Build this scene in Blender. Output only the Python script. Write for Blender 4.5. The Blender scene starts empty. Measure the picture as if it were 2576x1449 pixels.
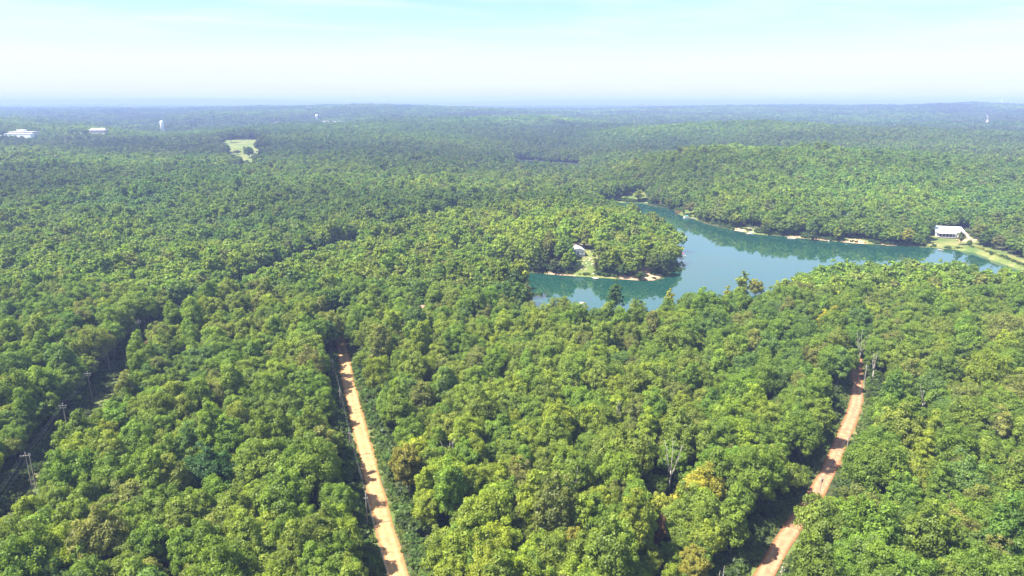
import bpy, math, random
import numpy as np

# ------------------------------------------------------------------ camera, world, sun, exposure
PITCH = math.radians(15.4)
CAMZ = 120.0
scene = bpy.context.scene
cam_data = bpy.data.cameras.new('camera')
cam_data.sensor_width = 36.0
cam_data.lens = 24.0
cam_data.clip_start = 1.0
cam_data.clip_end = 90000.0
cam = bpy.data.objects.new('camera', cam_data)
cam.location = (0, 0, CAMZ)
cam.rotation_euler = (math.pi / 2 - PITCH, 0, 0)
scene.collection.objects.link(cam)
scene.camera = cam

SUN_EL = math.radians(57)
SUN_AZ = math.radians(198)          # direction the light comes from, measured from +X towards +Y
sd = bpy.data.lights.new('sun', 'SUN')
sd.energy = 5.0
sd.angle = math.radians(0.53)
sd.color = (1.0, 0.94, 0.82)
sun = bpy.data.objects.new('sun', sd)
sdir = (math.cos(SUN_EL) * math.cos(SUN_AZ), math.cos(SUN_EL) * math.sin(SUN_AZ), math.sin(SUN_EL))
from mathutils import Vector, Matrix
sun.rotation_euler = Vector(sdir).to_track_quat('Z', 'Y').to_euler()
sun.location = (0, 0, 400)
scene.collection.objects.link(sun)

world = bpy.data.worlds.new('World')
scene.world = world
world.use_nodes = True
nt = world.node_tree
nt.nodes.clear()
def N(nt, t, **kw):
    n = nt.nodes.new(t)
    for k, v in kw.items():
        setattr(n, k, v)
    return n
wo = N(nt, 'ShaderNodeOutputWorld')
bg = N(nt, 'ShaderNodeBackground')
sky = N(nt, 'ShaderNodeTexSky', sky_type='NISHITA')
sky.sun_disc = False
sky.sun_elevation = SUN_EL
sky.sun_rotation = math.pi / 2 - SUN_AZ
sky.altitude = 100
sky.air_density = 1.0
sky.dust_density = 0.9
sky.ozone_density = 1.6
tc = N(nt, 'ShaderNodeTexCoord')
# thin cirrus: long streaks high up, mixed towards white
mp = N(nt, 'ShaderNodeMapping')
mp.inputs['Scale'].default_value = (1.6, 1.6, 17.0)
mp.inputs['Rotation'].default_value = (math.radians(3), math.radians(-2.0), 0)
nz = N(nt, 'ShaderNodeTexNoise')
nz.inputs['Scale'].default_value = 2.3
nz.inputs['Detail'].default_value = 7
nz.inputs['Roughness'].default_value = 0.55
nz.inputs['Distortion'].default_value = 0.3
cr = N(nt, 'ShaderNodeValToRGB')
cr.color_ramp.elements[0].position = 0.44
cr.color_ramp.elements[0].color = (0, 0, 0, 1)
cr.color_ramp.elements[1].position = 0.78
cr.color_ramp.elements[1].color = (1, 1, 1, 1)
sep = N(nt, 'ShaderNodeSeparateXYZ')
mr = N(nt, 'ShaderNodeMapRange')           # milky air low down, clearing upwards
mr.inputs['From Min'].default_value = 0.0
mr.inputs['From Max'].default_value = 0.16
mr.inputs['To Min'].default_value = 0.8
mr.inputs['To Max'].default_value = 0.10
ad = N(nt, 'ShaderNodeMath', operation='MULTIPLY_ADD')
ad.inputs[1].default_value = 0.0
ad.use_clamp = True
mx = N(nt, 'ShaderNodeMix', data_type='RGBA')
mx.inputs['B'].default_value = (4.3, 5.1, 5.6, 1)
L = nt.links.new
L(tc.outputs['Generated'], mp.inputs['Vector'])
L(mp.outputs['Vector'], nz.inputs['Vector'])
L(nz.outputs['Fac'], cr.inputs['Fac'])
L(tc.outputs['Generated'], sep.inputs['Vector'])
def zramp(stops):
    r = N(nt, 'ShaderNodeValToRGB')
    while len(r.color_ramp.elements) < len(stops): r.color_ramp.elements.new(0.5)
    for e_, (ps, cl) in zip(r.color_ramp.elements, stops):
        e_.position = ps; e_.color = (*cl, 1)
    L(sep.outputs['Z'], r.inputs['Fac'])
    return r
mf = zramp([(0.0, (.85,) * 3), (0.06, (.78,) * 3), (0.14, (.7,) * 3), (0.38, (.8,) * 3), (0.6, (0.1,) * 3)])
mc = zramp([(0.0, (.80, .86, .96)), (0.05, (.84, .91, .98)), (0.09, (.64, .88, .97)), (0.135, (.44, .79, .93)), (0.2, (.80, 1.15, 1.5))])
msc = N(nt, 'ShaderNodeVectorMath', operation='SCALE'); msc.inputs['Scale'].default_value = 3.6
L(mc.outputs['Color'], msc.inputs[0])
L(msc.outputs['Vector'], mx.inputs['B'])
L(cr.outputs['Color'], ad.inputs[0])
L(mf.outputs['Color'], ad.inputs[2])
L(ad.outputs['Value'], mx.inputs['Factor'])
hs = N(nt, 'ShaderNodeHueSaturation')
hs.inputs['Saturation'].default_value = 1.0
L(sky.outputs['Color'], hs.inputs['Color'])
L(hs.outputs['Color'], mx.inputs['A'])
wh = N(nt, 'ShaderNodeMix', data_type='RGBA')
wh.inputs['B'].default_value = (3.4, 3.75, 3.9, 1)
wf = N(nt, 'ShaderNodeMath', operation='MULTIPLY'); wf.inputs[1].default_value = 0.85
L(cr.outputs['Color'], wf.inputs[0]); L(wf.outputs['Value'], wh.inputs['Factor'])
L(mx.outputs['Result'], wh.inputs['A']); L(wh.outputs['Result'], bg.inputs['Color'])
bg.inputs['Strength'].default_value = 0.085
L(bg.outputs['Background'], wo.inputs['Surface'])

vs = scene.view_settings
vs.view_transform = 'Standard'
vs.look = 'None'
vs.exposure = 1.78
vs.gamma = 1.0
vs.use_curve_mapping = False
cy = scene.cycles
cy.max_bounces = 5
cy.diffuse_bounces = 3
cy.glossy_bounces = 2
cy.transmission_bounces = 3
cy.volume_bounces = 0
cy.transparent_max_bounces = 8
cy.caustics_reflective = False
cy.caustics_refractive = False
cy.use_denoising = True

# ------------------------------------------------------------------ helpers
rng = np.random.default_rng(7)
F = 1717.5
CP, SP = math.cos(PITCH), math.sin(PITCH)
COL = scene.collection
MESHES = {}

def W(u, v, z=0.0):
    """world point on the plane z seen at photo coordinates (u, v)"""
    a = (u - 1288.0) / F
    b = -(v - 724.5) / F
    dx, dy, dz = a, CP + b * SP, -SP + b * CP
    t = (CAMZ - z) / -dz
    return (dx * t, dy * t)

def PX(x, y, z):
    """photo coordinates of world points (arrays)"""
    dep = y * CP + (CAMZ - z) * SP
    up = y * SP - (CAMZ - z) * CP
    return 1288.0 + F * x / dep, 724.5 - F * up / dep, dep

def tag(o, label=None, cat=None, group=None, kind=None):
    if label: o['label'] = label
    if cat: o['category'] = cat
    if group: o['group'] = group
    if kind: o['kind'] = kind
    return o

def mesh_np(name, verts, faces, mat=None, smooth=False, fattr=None):
    """verts (n,3); faces (m,k) all the same k"""
    verts = np.asarray(verts, dtype=np.float32)
    faces = np.asarray(faces, dtype=np.int32)
    me = bpy.data.meshes.new(name)
    me.vertices.add(len(verts))
    me.vertices.foreach_set('co', verts.ravel())
    m, k = faces.shape
    me.loops.add(m * k)
    me.loops.foreach_set('vertex_index', faces.ravel())
    me.polygons.add(m)
    me.polygons.foreach_set('loop_start', np.arange(0, m * k, k, dtype=np.int32))
    me.polygons.foreach_set('loop_total', np.full(m, k, dtype=np.int32))
    if mat: me.materials.append(mat)
    if smooth: me.polygons.foreach_set('use_smooth', np.ones(m, dtype=bool))
    if fattr is not None:
        for an, av in fattr.items():
            at = me.attributes.new(an, 'FLOAT', 'FACE')
            at.data.foreach_set('value', np.asarray(av, dtype=np.float32))
    me.update(calc_edges=True)
    return me

class MB:
    """collects boxes, prisms and tubes of any face size into one mesh"""
    def __init__(self):
        self.v = []; self.f = []
    def add(self, vs, fs):
        o = len(self.v)
        self.v += [tuple(p) for p in vs]
        self.f += [tuple(i + o for i in f) for f in fs]
        return self
    def box(self, cx, cy, cz, sx, sy, sz, rz=0.0):
        c, s = math.cos(rz), math.sin(rz)
        vs = []
        for dz in (-.5, .5):
            for dx, dy in ((-.5, -.5), (.5, -.5), (.5, .5), (-.5, .5)):
                x, y = dx * sx, dy * sy
                vs.append((cx + x * c - y * s, cy + x * s + y * c, cz + dz * sz))
        return self.add(vs, [(3, 2, 1, 0), (4, 5, 6, 7), (0, 1, 5, 4), (1, 2, 6, 5), (2, 3, 7, 6), (3, 0, 4, 7)])
    def tube(self, pts, rads, n=6, cap=True):
        pts = [Vector(p) for p in pts]
        rings = []
        vs = []
        for i, p in enumerate(pts):
            d = (pts[min(i + 1, len(pts) - 1)] - pts[max(i - 1, 0)])
            if d.length < 1e-6: d = Vector((0, 0, 1))
            d.normalize()
            a = d.cross(Vector((0, 1, 0.1)) if abs(d.y) < 0.9 else Vector((1, 0, 0))).normalized()
            b = d.cross(a)
            for k in range(n):
                t = 2 * math.pi * k / n
                vs.append(p + (a * math.cos(t) + b * math.sin(t)) * rads[i])
        fs = []
        for i in range(len(pts) - 1):
            for k in range(n):
                k2 = (k + 1) % n
                fs.append((i * n + k, i * n + k2, (i + 1) * n + k2, (i + 1) * n + k))
        if cap:
            fs.append(tuple(range(n - 1, -1, -1)))
            fs.append(tuple((len(pts) - 1) * n + k for k in range(n)))
        return self.add(vs, fs)
    def lathe(self, prof, n=24, cx=0, cy=0):
        vs = []
        for r, z in prof:
            for k in range(n):
                t = 2 * math.pi * k / n
                vs.append((cx + r * math.cos(t), cy + r * math.sin(t), z))
        fs = []
        for i in range(len(prof) - 1):
            for k in range(n):
                k2 = (k + 1) % n
                fs.append((i * n + k, i * n + k2, (i + 1) * n + k2, (i + 1) * n + k))
        fs.append(tuple(range(n - 1, -1, -1)))
        fs.append(tuple((len(prof) - 1) * n + k for k in range(n)))
        return self.add(vs, fs)
    def mesh(self, name, mat, smooth=False):
        me = bpy.data.meshes.new(name)
        me.from_pydata([tuple(p) for p in self.v], [], self.f)
        if mat: me.materials.append(mat)
        if smooth:
            for p in me.polygons: p.use_smooth = True
        me.update()
        return me
    def build(self, name, mat, parent=None, smooth=False):
        o = bpy.data.objects.new(name, self.mesh(name, mat, smooth))
        COL.objects.link(o)
        if parent: o.parent = parent
        return o

def empty(name, loc, rz=0.0, sc=1.0):
    o = bpy.data.objects.new(name, None)
    o.location = loc
    o.rotation_euler = (0, 0, rz)
    o.scale = (sc, sc, sc)
    o.empty_display_size = 0.5
    COL.objects.link(o)
    return o

def obj(name, me, parent=None):
    o = bpy.data.objects.new(name, me)
    COL.objects.link(o)
    if parent: o.parent = parent
    return o

# ---- numpy geometry tools
def seg_dist(x, y, pts, closed=False):
    """distance of points to a polyline"""
    pts = np.asarray(pts, float)
    if closed: pts = np.vstack([pts, pts[:1]])
    best = np.full(x.shape, 1e18)
    for i in range(len(pts) - 1):
        ax, ay = pts[i]; bx, by = pts[i + 1]
        dx, dy = bx - ax, by - ay
        t = np.clip(((x - ax) * dx + (y - ay) * dy) / (dx * dx + dy * dy + 1e-9), 0, 1)
        d = (x - ax - t * dx) ** 2 + (y - ay - t * dy) ** 2
        np.minimum(best, d, out=best)
    return np.sqrt(best)

def line_x(line, y):
    line = np.asarray(line); o = np.argsort(line[:, 1]); return np.interp(y, line[o, 1], line[o, 0])

def in_poly(x, y, pts):
    pts = np.asarray(pts, float)
    inside = np.zeros(x.shape, bool)
    n = len(pts)
    j = n - 1
    for i in range(n):
        xi, yi = pts[i]; xj, yj = pts[j]
        c = ((yi > y) != (yj > y)) & (x < (xj - xi) * (y - yi) / (yj - yi + 1e-12) + xi)
        inside ^= c
        j = i
    return inside

def smooth_poly(pts, it=2, closed=True):
    pts = np.asarray(pts, float)
    for _ in range(it):
        if closed:
            q = np.roll(pts, -1, 0)
            pts = np.stack([pts * .75 + q * .25, pts * .25 + q * .75], 1).reshape(-1, 2)
        else:
            q = pts[1:]; p = pts[:-1]
            m = np.stack([p * .75 + q * .25, p * .25 + q * .75], 1).reshape(-1, 2)
            pts = np.vstack([pts[:1], m, pts[-1:]])
    return pts

_P = rng.random((64, 64))
def vnoise(x, y, wl):
    """smooth value noise, 0..1"""
    x = np.asarray(x, float) / wl; y = np.asarray(y, float) / wl
    xi = np.floor(x).astype(int); yi = np.floor(y).astype(int)
    fx = x - xi; fy = y - yi
    fx = fx * fx * (3 - 2 * fx); fy = fy * fy * (3 - 2 * fy)
    a = _P[xi % 64, yi % 64]; b = _P[(xi + 1) % 64, yi % 64]
    c = _P[xi % 64, (yi + 1) % 64]; d = _P[(xi + 1) % 64, (yi + 1) % 64]
    return (a * (1 - fx) + b * fx) * (1 - fy) + (c * (1 - fx) + d * fx) * fy

# ------------------------------------------------------------------ layout of the place (metres; the camera hovers over 0,0)
def Wl(lst, z=0.0):
    return [W(u, v, z) for u, v in lst]

CAN = 17.0
def near_shore(u, v, back=5.0):
    x, y = W(u, v, CAN)
    r = math.hypot(x, y)
    return (x * (1 + back / r), y * (1 + back / r))

north = [(1510, 509), (1548, 508), (1572, 511), (1621, 511), (1635, 517), (1675, 523), (1694, 527), (1704, 537), (1719, 545), (1744, 549),
         (1761, 558), (1790, 567), (1821, 574), (1865, 583), (1924, 592), (1962, 594), (2021, 600), (2101, 608), (2192, 615), (2260, 619),
         (2327, 622), (2375, 626), (2447, 633), (2472, 643), (2502, 654), (2537, 668), (2576, 683), (2625, 706)]
near = [(2590, 694), (2530, 676), (2440, 658), (2300, 652), (2150, 652), (2060, 664), (1990, 694), (1910, 738), (1830, 737), (1760, 748),
        (1690, 750), (1640, 774), (1530, 772), (1450, 760), (1345, 757)]
west = [(1322, 745), (1300, 725), (1262, 706), (1232, 690)]
pen = [(1240, 672), (1273, 675), (1313, 685), (1411, 692), (1450, 695), (1496, 698), (1557, 702), (1630, 707), (1667, 703), (1686, 691), (1698, 668),
       (1704, 645), (1710, 628), (1690, 606), (1640, 588), (1590, 570), (1545, 550), (1508, 534), (1490, 518)]
LAKE = Wl(north) + [near_shore(u, v) for u, v in near] + Wl(west) + Wl(pen)
LAKE = smooth_poly(LAKE, 2)
PONDZ = -4.0
POND = smooth_poly(Wl([(1300, 403), (1345, 405), (1372, 408), (1400, 410), (1440, 413), (1458, 416), (1440, 424), (1380, 420), (1300, 409)], PONDZ), 2)

PONDFRONT = np.array(Wl([(1300, 404), (1372, 409), (1440, 414), (1462, 418), (1462, 436), (1380, 434), (1290, 428)], PONDZ))
ROAD_L = [W(u, v, 2.0) for u, v in [(1001, 1445), (970, 1340), (948, 1253), (927, 1166), (905, 1079), (890, 1014), (873, 948), (868, 913)]]
ROAD_L = [(ROAD_L[0][0] + 25, ROAD_L[0][1] - 70)] + ROAD_L + [(-84, 318), (-90, 335), (-97, 360)]
ROAD_R = [W(u, v, 2.0) for u, v in [(1928, 1445), (1968, 1362), (2027, 1282), (2072, 1210), (2096, 1157), (2120, 1101), (2148, 1035), (2159, 992)]]
ROAD_R = [(ROAD_R[0][0] - 40, ROAD_R[0][1] - 50)] + ROAD_R + [(152, 280), (160, 296), (168, 312)]
ROAD_L = smooth_poly(ROAD_L, 2, False); ROAD_R = smooth_poly(ROAD_R, 2, False)
POLES_C = [(-138, 150), (-151, 190.5), (-163, 227.5), (-173, 259), (-182, 288), (-187, 325)]
CORR = [(-125, 110), (-137, 150), (-148, 191), (-158, 227), (-167, 259), (-176, 290), (-182, 325), (-181, 370), (-172, 430), (-158, 490), (-132, 548),
        (-82, 640), (-30, 740), (36, 868), (80, 950)]
CORR = smooth_poly(CORR, 1, False)
HOUSE = W(1457, 657, 3.0)
LAWN = Wl([(1445, 652), (1478, 650), (1500, 662), (1503, 690), (1560, 697), (1560, 701), (1496, 698), (1415, 692), (1412, 688), (1440, 684)], 1.5)
YARD = Wl([(2300, 622), (2330, 604), (2334, 590), (2342, 580), (2415, 580), (2440, 592), (2472, 612), (2500, 622), (2700, 690), (2760, 740), (2625, 712), (2447, 636), (2375, 627)], 1.5)
LAWN_N = Wl([(1700, 530), (1745, 530), (1755, 552), (1722, 548), (1706, 541)], 1.0)
LAWN_W = Wl([(1840, 573), (1890, 576), (1930, 588), (1930, 593), (1870, 584), (1840, 578)], 1.0)
LAWN_E = Wl([(2108, 599), (2185, 604), (2200, 616), (2150, 614), (2100, 608)], 1.0)
MARSH = Wl([(1545, 503), (1620, 500), (1640, 512), (1600, 514), (1548, 510)], 0.5)
MUD = Wl([(1140, 652), (1225, 664), (1245, 676), (1190, 686), (1150, 672)], 1.0)
FIELD = Wl([(546, 358), (590, 343), (640, 348), (676, 374)], 20) + Wl([(672, 378), (652, 382), (640, 394), (610, 401), (588, 396), (566, 374)], 36)
DAM = Wl([(2440, 622), (2475, 634), (2510, 646), (2545, 660), (2590, 679), (2680, 715)], 2.6)
DRIVE = Wl([(1300, 612), (1345, 615), (1400, 621), (1445, 626), (1500, 631), (1560, 634), (1600, 630)], 5.5)
SCHOOL = W(60, 338, 40)

# ---- terrain heights: (column in the photo, distance, ground height)
ctl = []
for u in (-900, 0, 600, 1288, 1900, 2600, 3400):
    for d, z in ((60, 2.0), (150, 2.0), (250, 2.0), (340, 2.2)): ctl.append((u, d, z))
ctl += [(0, 450, 3), (500, 450, 2.5), (900, 450, 2.5), (-600, 600, 8), (0, 650, 7), (400, 650, 5), (800, 600, 2), (1100, 560, 3.5), (1350, 560, 8), (1500, 590, 13), (1450, 650, 12), (1580, 580, 11), (1400, 620, 10),
        (1250, 700, 5), (0, 900, 16), (500, 950, 17), (900, 950, 14), (1200, 950, 5), (1380, 1000, -2), (1380, 1200, -3), (1300, 1150, -3), (1480, 1150, -2.5),
        (1380, 1520, -2), (1250, 1500, 8), (1380, 1750, 14), (1150, 1150, 9), (1550, 1300, 12),
        (1500, 900, 6), (1560, 950, 12), (1650, 930, 28), (1824, 950, 38), (2100, 950, 35), (2350, 950, 27), (2576, 950, 15), (3200, 950, 10),
        (1700, 820, 8), (1900, 720, 12), (2100, 700, 12), (2300, 700, 9), (2500, 720, 4), (2576, 560, 1), (3200, 560, 2),
        (1750, 1300, 20), (2000, 1300, 18), (2300, 1300, 16), (2600, 1300, 10),
        (1500, 1900, 24), (1750, 1850, 28), (2000, 1850, 31), (2300, 1850, 31), (2600, 1850, 26), (3200, 1900, 30),
        (1700, 2500, 20), (2100, 2500, 18), (2500, 2500, 22), (1400, 2500, 25),
        (600, 1250, 18), (600, 1500, 22), (600, 1750, 27), (0, 1300, 22), (0, 1560, 20), (60, 1650, 19), (0, 1720, 34), (0, 1850, 34), (250, 1620, 19), (250, 1720, 20), (250, 1780, 34), (250, 1900, 34), (-600, 1700, 38), (407, 2200, 14), (407, 2030, 9), (300, 2030, 12), (500, 2030, 12), (900, 1500, 24), (1050, 2200, 30),
        (800, 2900, 24), (300, 2900, 26), (0, 2900, 28), (-700, 3000, 30),
        (0, 5000, 46), (300, 5000, 44), (560, 4800, 52), (760, 4600, 60), (920, 4500, 67), (1050, 4500, 63), (1180, 4500, 52), (1350, 4500, 38), (1550, 4500, 37), (1700, 4700, 50),
        (1850, 5000, 62), (2050, 5000, 64), (2250, 5000, 66), (2440, 4400, 88), (2560, 4600, 72), (2800, 5000, 60), (3400, 5000, 60), (-700, 5000, 50),
        (2440, 3400, 35), (2100, 3500, 22), (1700, 3500, 20),
        (-700, 8000, 20), (0, 8000, 22), (600, 8000, 20), (1200, 8000, 22), (1900, 8000, 25), (2600, 8000, 22), (3400, 8000, 20),
        (-700, 13500, 125), (0, 13500, 128), (300, 13500, 134), (480, 13500, 139), (640, 13500, 128), (780, 14500, 100), (1000, 16000, 95), (1200, 16000, 95), (1400, 16000, 128), (1600, 16000, 130),
        (1800, 16000, 118), (2000, 16000, 124), (2300, 16000, 110), (2600, 16000, 95), (3400, 16000, 100),
        (-700, 24000, 80), (600, 24000, 80), (1100, 24000, 112), (1300, 24000, 95), (2000, 24000, 90), (3400, 24000, 90)]
ctl = np.array(ctl, float)
def lp(u, d):
    return np.stack([u / 330.0, np.log(d) * 3.2], -1)
def tps(r2):
    return 0.5 * r2 * np.log(r2 + 1e-9)
_C = lp(ctl[:, 0], ctl[:, 1])
_K = tps(((_C[:, None] - _C[None]) ** 2).sum(-1)) + np.eye(len(_C)) * 0.02
_Q = np.hstack([np.ones((len(_C), 1)), _C])
_A = np.block([[_K, _Q], [_Q.T, np.zeros((3, 3))]])
_S = np.linalg.solve(_A, np.concatenate([ctl[:, 2], np.zeros(3)]))

def base_height(x, y):
    sh = x.shape
    x = x.ravel(); y = y.ravel()
    d = np.clip(np.hypot(x * 0.75, np.maximum(y, 0)) , 60, 26000)
    u = 1288 + F * x / (np.maximum(y, 60) * CP + 28)
    u = np.clip(u, -900, 3400)
    out = np.empty(len(x))
    for s in range(0, len(x), 20000):
        P = lp(u[s:s + 20000], np.clip(np.where(y > 60, y, 60), 60, 26000)[s:s + 20000])
        r2 = ((P[:, None] - _C[None]) ** 2).sum(-1)
        out[s:s + 20000] = tps(r2) @ _S[:-3] + _S[-3] + P @ _S[-2:]
    out = out.reshape(sh)
    return out

def height(x, y):
    x = np.asarray(x, float); y = np.asarray(y, float)
    h = base_height(x, y)
    far = np.clip((y - 700) / 1200, 0, 1) * (1 - .6 * np.clip((y - 3000) / 1200, 0, 1))
    h = h + (vnoise(x, y, 90) - .5) * 2.4 + far * ((vnoise(x + 900, y, 260) - .5) * 20 + (vnoise(x, y + 500, 620) - .5) * 28) * (1 - .75 * np.exp(-((x + 1100) / 700) ** 2 - ((y - 1900) / 600) ** 2)) * (1 - np.exp(-((x - 60) / 160) ** 2 - ((y - 1150) / 330) ** 2))
    h = h + np.clip((y - 6000) / 5000, 0, 1) * (vnoise(x, y, 1700) - .5) * 12
    h = np.maximum(h, -3.2)
    for poly, lev, ramp in ((LAKE, 0.0, 34.0), (POND, PONDZ, 50.0)):
        bb = (x > poly[:, 0].min() - 260) & (x < poly[:, 0].max() + 260) & (y > poly[:, 1].min() - 260) & (y < poly[:, 1].max() + 260)
        if not bb.any(): continue
        xs, ys = x[bb], y[bb]
        d = seg_dist(xs, ys, poly, True)
        ins = in_poly(xs, ys, poly)
        land = np.maximum(h[bb], lev + 1.2) - lev
        hz = np.where(ins, -np.minimum(4.0, 0.05 + d * 0.3), 0.12 + land * (1 - np.exp(-d / ramp)))
        w = np.clip(d / 250, 0, 1) * (~ins)
        h[bb] = (lev + hz) * (1 - w) + h[bb] * w
    # the earth dam
    near_ = (x > 200) & (x < 900) & (y > 250) & (y < 800)
    if near_.any():
        dd = seg_dist(x[near_], y[near_], DAM)
        ins = in_poly(x[near_], y[near_], LAKE)
        crest = 2.9 - np.maximum(0, dd - 3.0) * 0.42
        h[near_] = np.where(ins, h[near_], np.maximum(h[near_], crest))
    return h

def hz1(x, y):
    return float(height(np.array([x]), np.array([y]))[0])

# ------------------------------------------------------------------ materials
def new_mat(name):
    m = bpy.data.materials.new(name)
    m.use_nodes = True
    m.node_tree.nodes.clear()
    return m, m.node_tree, m.node_tree.links.new

def simple_mat(name, col, rough=0.7, var=0.12, scale=2.0, metal=0.0, bump=0.0, spec=0.3):
    m, t, l = new_mat(name)
    o = N(t, 'ShaderNodeOutputMaterial')
    p = N(t, 'ShaderNodeBsdfPrincipled')
    p.inputs['Roughness'].default_value = rough
    p.inputs['Metallic'].default_value = metal
    p.inputs['Specular IOR Level'].default_value = spec
    c = N(t, 'ShaderNodeTexCoord')
    n = N(t, 'ShaderNodeTexNoise')
    n.inputs['Scale'].default_value = scale
    n.inputs['Detail'].default_value = 4
    r = N(t, 'ShaderNodeValToRGB')
    a = [max(0, x * (1 - var)) for x in col]; b = [min(1, x * (1 + var)) for x in col]
    r.color_ramp.elements[0].position = 0.3; r.color_ramp.elements[0].color = (*a, 1)
    r.color_ramp.elements[1].position = 0.7; r.color_ramp.elements[1].color = (*b, 1)
    l(c.outputs['Object'], n.inputs['Vector'])
    l(n.outputs['Fac'], r.inputs['Fac'])
    l(r.outputs['Color'], p.inputs['Base Color'])
    if bump:
        bm_ = N(t, 'ShaderNodeBump'); bm_.inputs['Strength'].default_value = bump
        l(n.outputs['Fac'], bm_.inputs['Height']); l(bm_.outputs['Normal'], p.inputs['Normal'])
    l(p.outputs['BSDF'], o.inputs['Surface'])
    return m

def foliage_mat(name, base, transl=0.44, use_tint=True, gloss=0.014):
    """leaf surface: colour = base x per-tree tint, with a spread from leaf to leaf"""
    m, t, l = new_mat(name)
    o = N(t, 'ShaderNodeOutputMaterial')
    if use_tint:
        ti = N(t, 'ShaderNodeAttribute', attribute_type='INSTANCER', attribute_name='tint')
        src = ti.outputs['Color']
    else:
        rgb = N(t, 'ShaderNodeRGB'); rgb.outputs[0].default_value = (*base, 1)
        src = rgb.outputs[0]
    at = N(t, 'ShaderNodeAttribute', attribute_type='GEOMETRY', attribute_name='leaf')
    mr_ = N(t, 'ShaderNodeMapRange')
    mr_.inputs['To Min'].default_value = 0.62
    mr_.inputs['To Max'].default_value = 1.42
    mul = N(t, 'ShaderNodeVectorMath', operation='SCALE')
    l(at.outputs['Fac'], mr_.inputs['Value'])
    l(src, mul.inputs[0]); l(mr_.outputs['Result'], mul.inputs['Scale'])
    # young leaves lean to yellow
    mixy = N(t, 'ShaderNodeMix', data_type='RGBA', blend_type='MULTIPLY')
    mixy.inputs['B'].default_value = (1.25, 1.1, 0.75, 1)
    l(at.outputs['Fac'], mixy.inputs['Factor'])
    l(mul.outputs['Vector'], mixy.inputs['A'])
    df = N(t, 'ShaderNodeBsdfDiffuse')
    tr = N(t, 'ShaderNodeBsdfTranslucent')
    trc = N(t, 'ShaderNodeMix', data_type='RGBA', blend_type='MULTIPLY')
    trc.inputs['Factor'].default_value = 1
    trc.inputs['B'].default_value = (1.35, 1.35, 0.45, 1)
    l(mixy.outputs['Result'], trc.inputs['A'])
    l(mixy.outputs['Result'], df.inputs['Color'])
    l(trc.outputs['Result'], tr.inputs['Color'])
    ms = N(t, 'ShaderNodeMixShader'); ms.inputs['Fac'].default_value = transl
    l(df.outputs['BSDF'], ms.inputs[1]); l(tr.outputs['BSDF'], ms.inputs[2])
    gl = N(t, 'ShaderNodeBsdfAnisotropic'); gl.inputs['Roughness'].default_value = 0.5
    ms2 = N(t, 'ShaderNodeMixShader'); ms2.inputs['Fac'].default_value = gloss
    l(ms.outputs['Shader'], ms2.inputs[1]); l(gl.outputs['BSDF'], ms2.inputs[2])
    l(ms2.outputs['Shader'], o.inputs['Surface'])
    return m

LEAF = foliage_mat('leaf_surface', (0.06, 0.11, 0.03))
BARK = simple_mat('bark', (0.16, 0.13, 0.10), 0.9, 0.3, 6, bump=0.4)
DEADWOOD = simple_mat('weathered_dead_wood', (0.30, 0.27, 0.24), 0.85, 0.2, 5)
POLEWOOD = simple_mat('grey_pole_wood', (0.30, 0.26, 0.22), 0.85, 0.2, 4)
STEEL = simple_mat('dull_steel', (0.42, 0.43, 0.45), 0.5, 0.08, 4, metal=0.4)
PORCELAIN = simple_mat('pale_insulator', (0.7, 0.72, 0.74), 0.3, 0.04)
WHITEP = simple_mat('white_paint', (0.78, 0.78, 0.77), 0.55, 0.05, 3)
WHITEROOF = simple_mat('white_metal_roof', (0.82, 0.82, 0.81), 0.45, 0.03, 0.6)
GREYROOF = simple_mat('pale_grey_shingle', (0.42, 0.41, 0.42), 0.9, 0.14, 5)
BROWNROOF = simple_mat('brown_shingle', (0.27, 0.15, 0.11), 0.9, 0.2, 5)
BLUEROOF = simple_mat('blue_grey_metal_roof', (0.15, 0.23, 0.30), 0.6, 0.08, 3)
GREYWALL = simple_mat('grey_block_wall', (0.33, 0.32, 0.33), 0.85, 0.12, 2)
SHADEWALL = simple_mat('shade_toned_siding', (0.13, 0.12, 0.14), 0.85, 0.12, 2)  # shade on the hall's front wall is put into this dark colour
REDWALL = simple_mat('rust_red_siding', (0.33, 0.11, 0.06), 0.85, 0.15, 3)
GLASS = simple_mat('dark_window_glass', (0.03, 0.04, 0.05), 0.08, 0.1, 1, spec=0.7)
DECKW = simple_mat('weathered_decking', (0.36, 0.32, 0.28), 0.85, 0.22, 5)
STONE = simple_mat('pale_limestone', (0.36, 0.31, 0.23), 0.9, 0.25, 3, bump=0.5)
REDC = simple_mat('red_canvas', (0.55, 0.05, 0.06), 0.7, 0.1, 3)
TEAL = simple_mat('teal_canvas', (0.10, 0.35, 0.38), 0.7, 0.1, 3)
BLUEC = simple_mat('blue_tarpaulin', (0.03, 0.10, 0.25), 0.6, 0.12, 3)
CYANT = simple_mat('pale_blue_tarpaulin', (0.16, 0.42, 0.50), 0.6, 0.12, 3)
ALU = simple_mat('pale_aluminium', (0.62, 0.63, 0.64), 0.35, 0.05, 3, metal=0.5)
WIREM = simple_mat('grey_wire', (0.20, 0.20, 0.21), 0.5, 0.05, 1, metal=0.3)
TANW = simple_mat('tan_siding', (0.52, 0.46, 0.36), 0.8, 0.1, 3)

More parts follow.
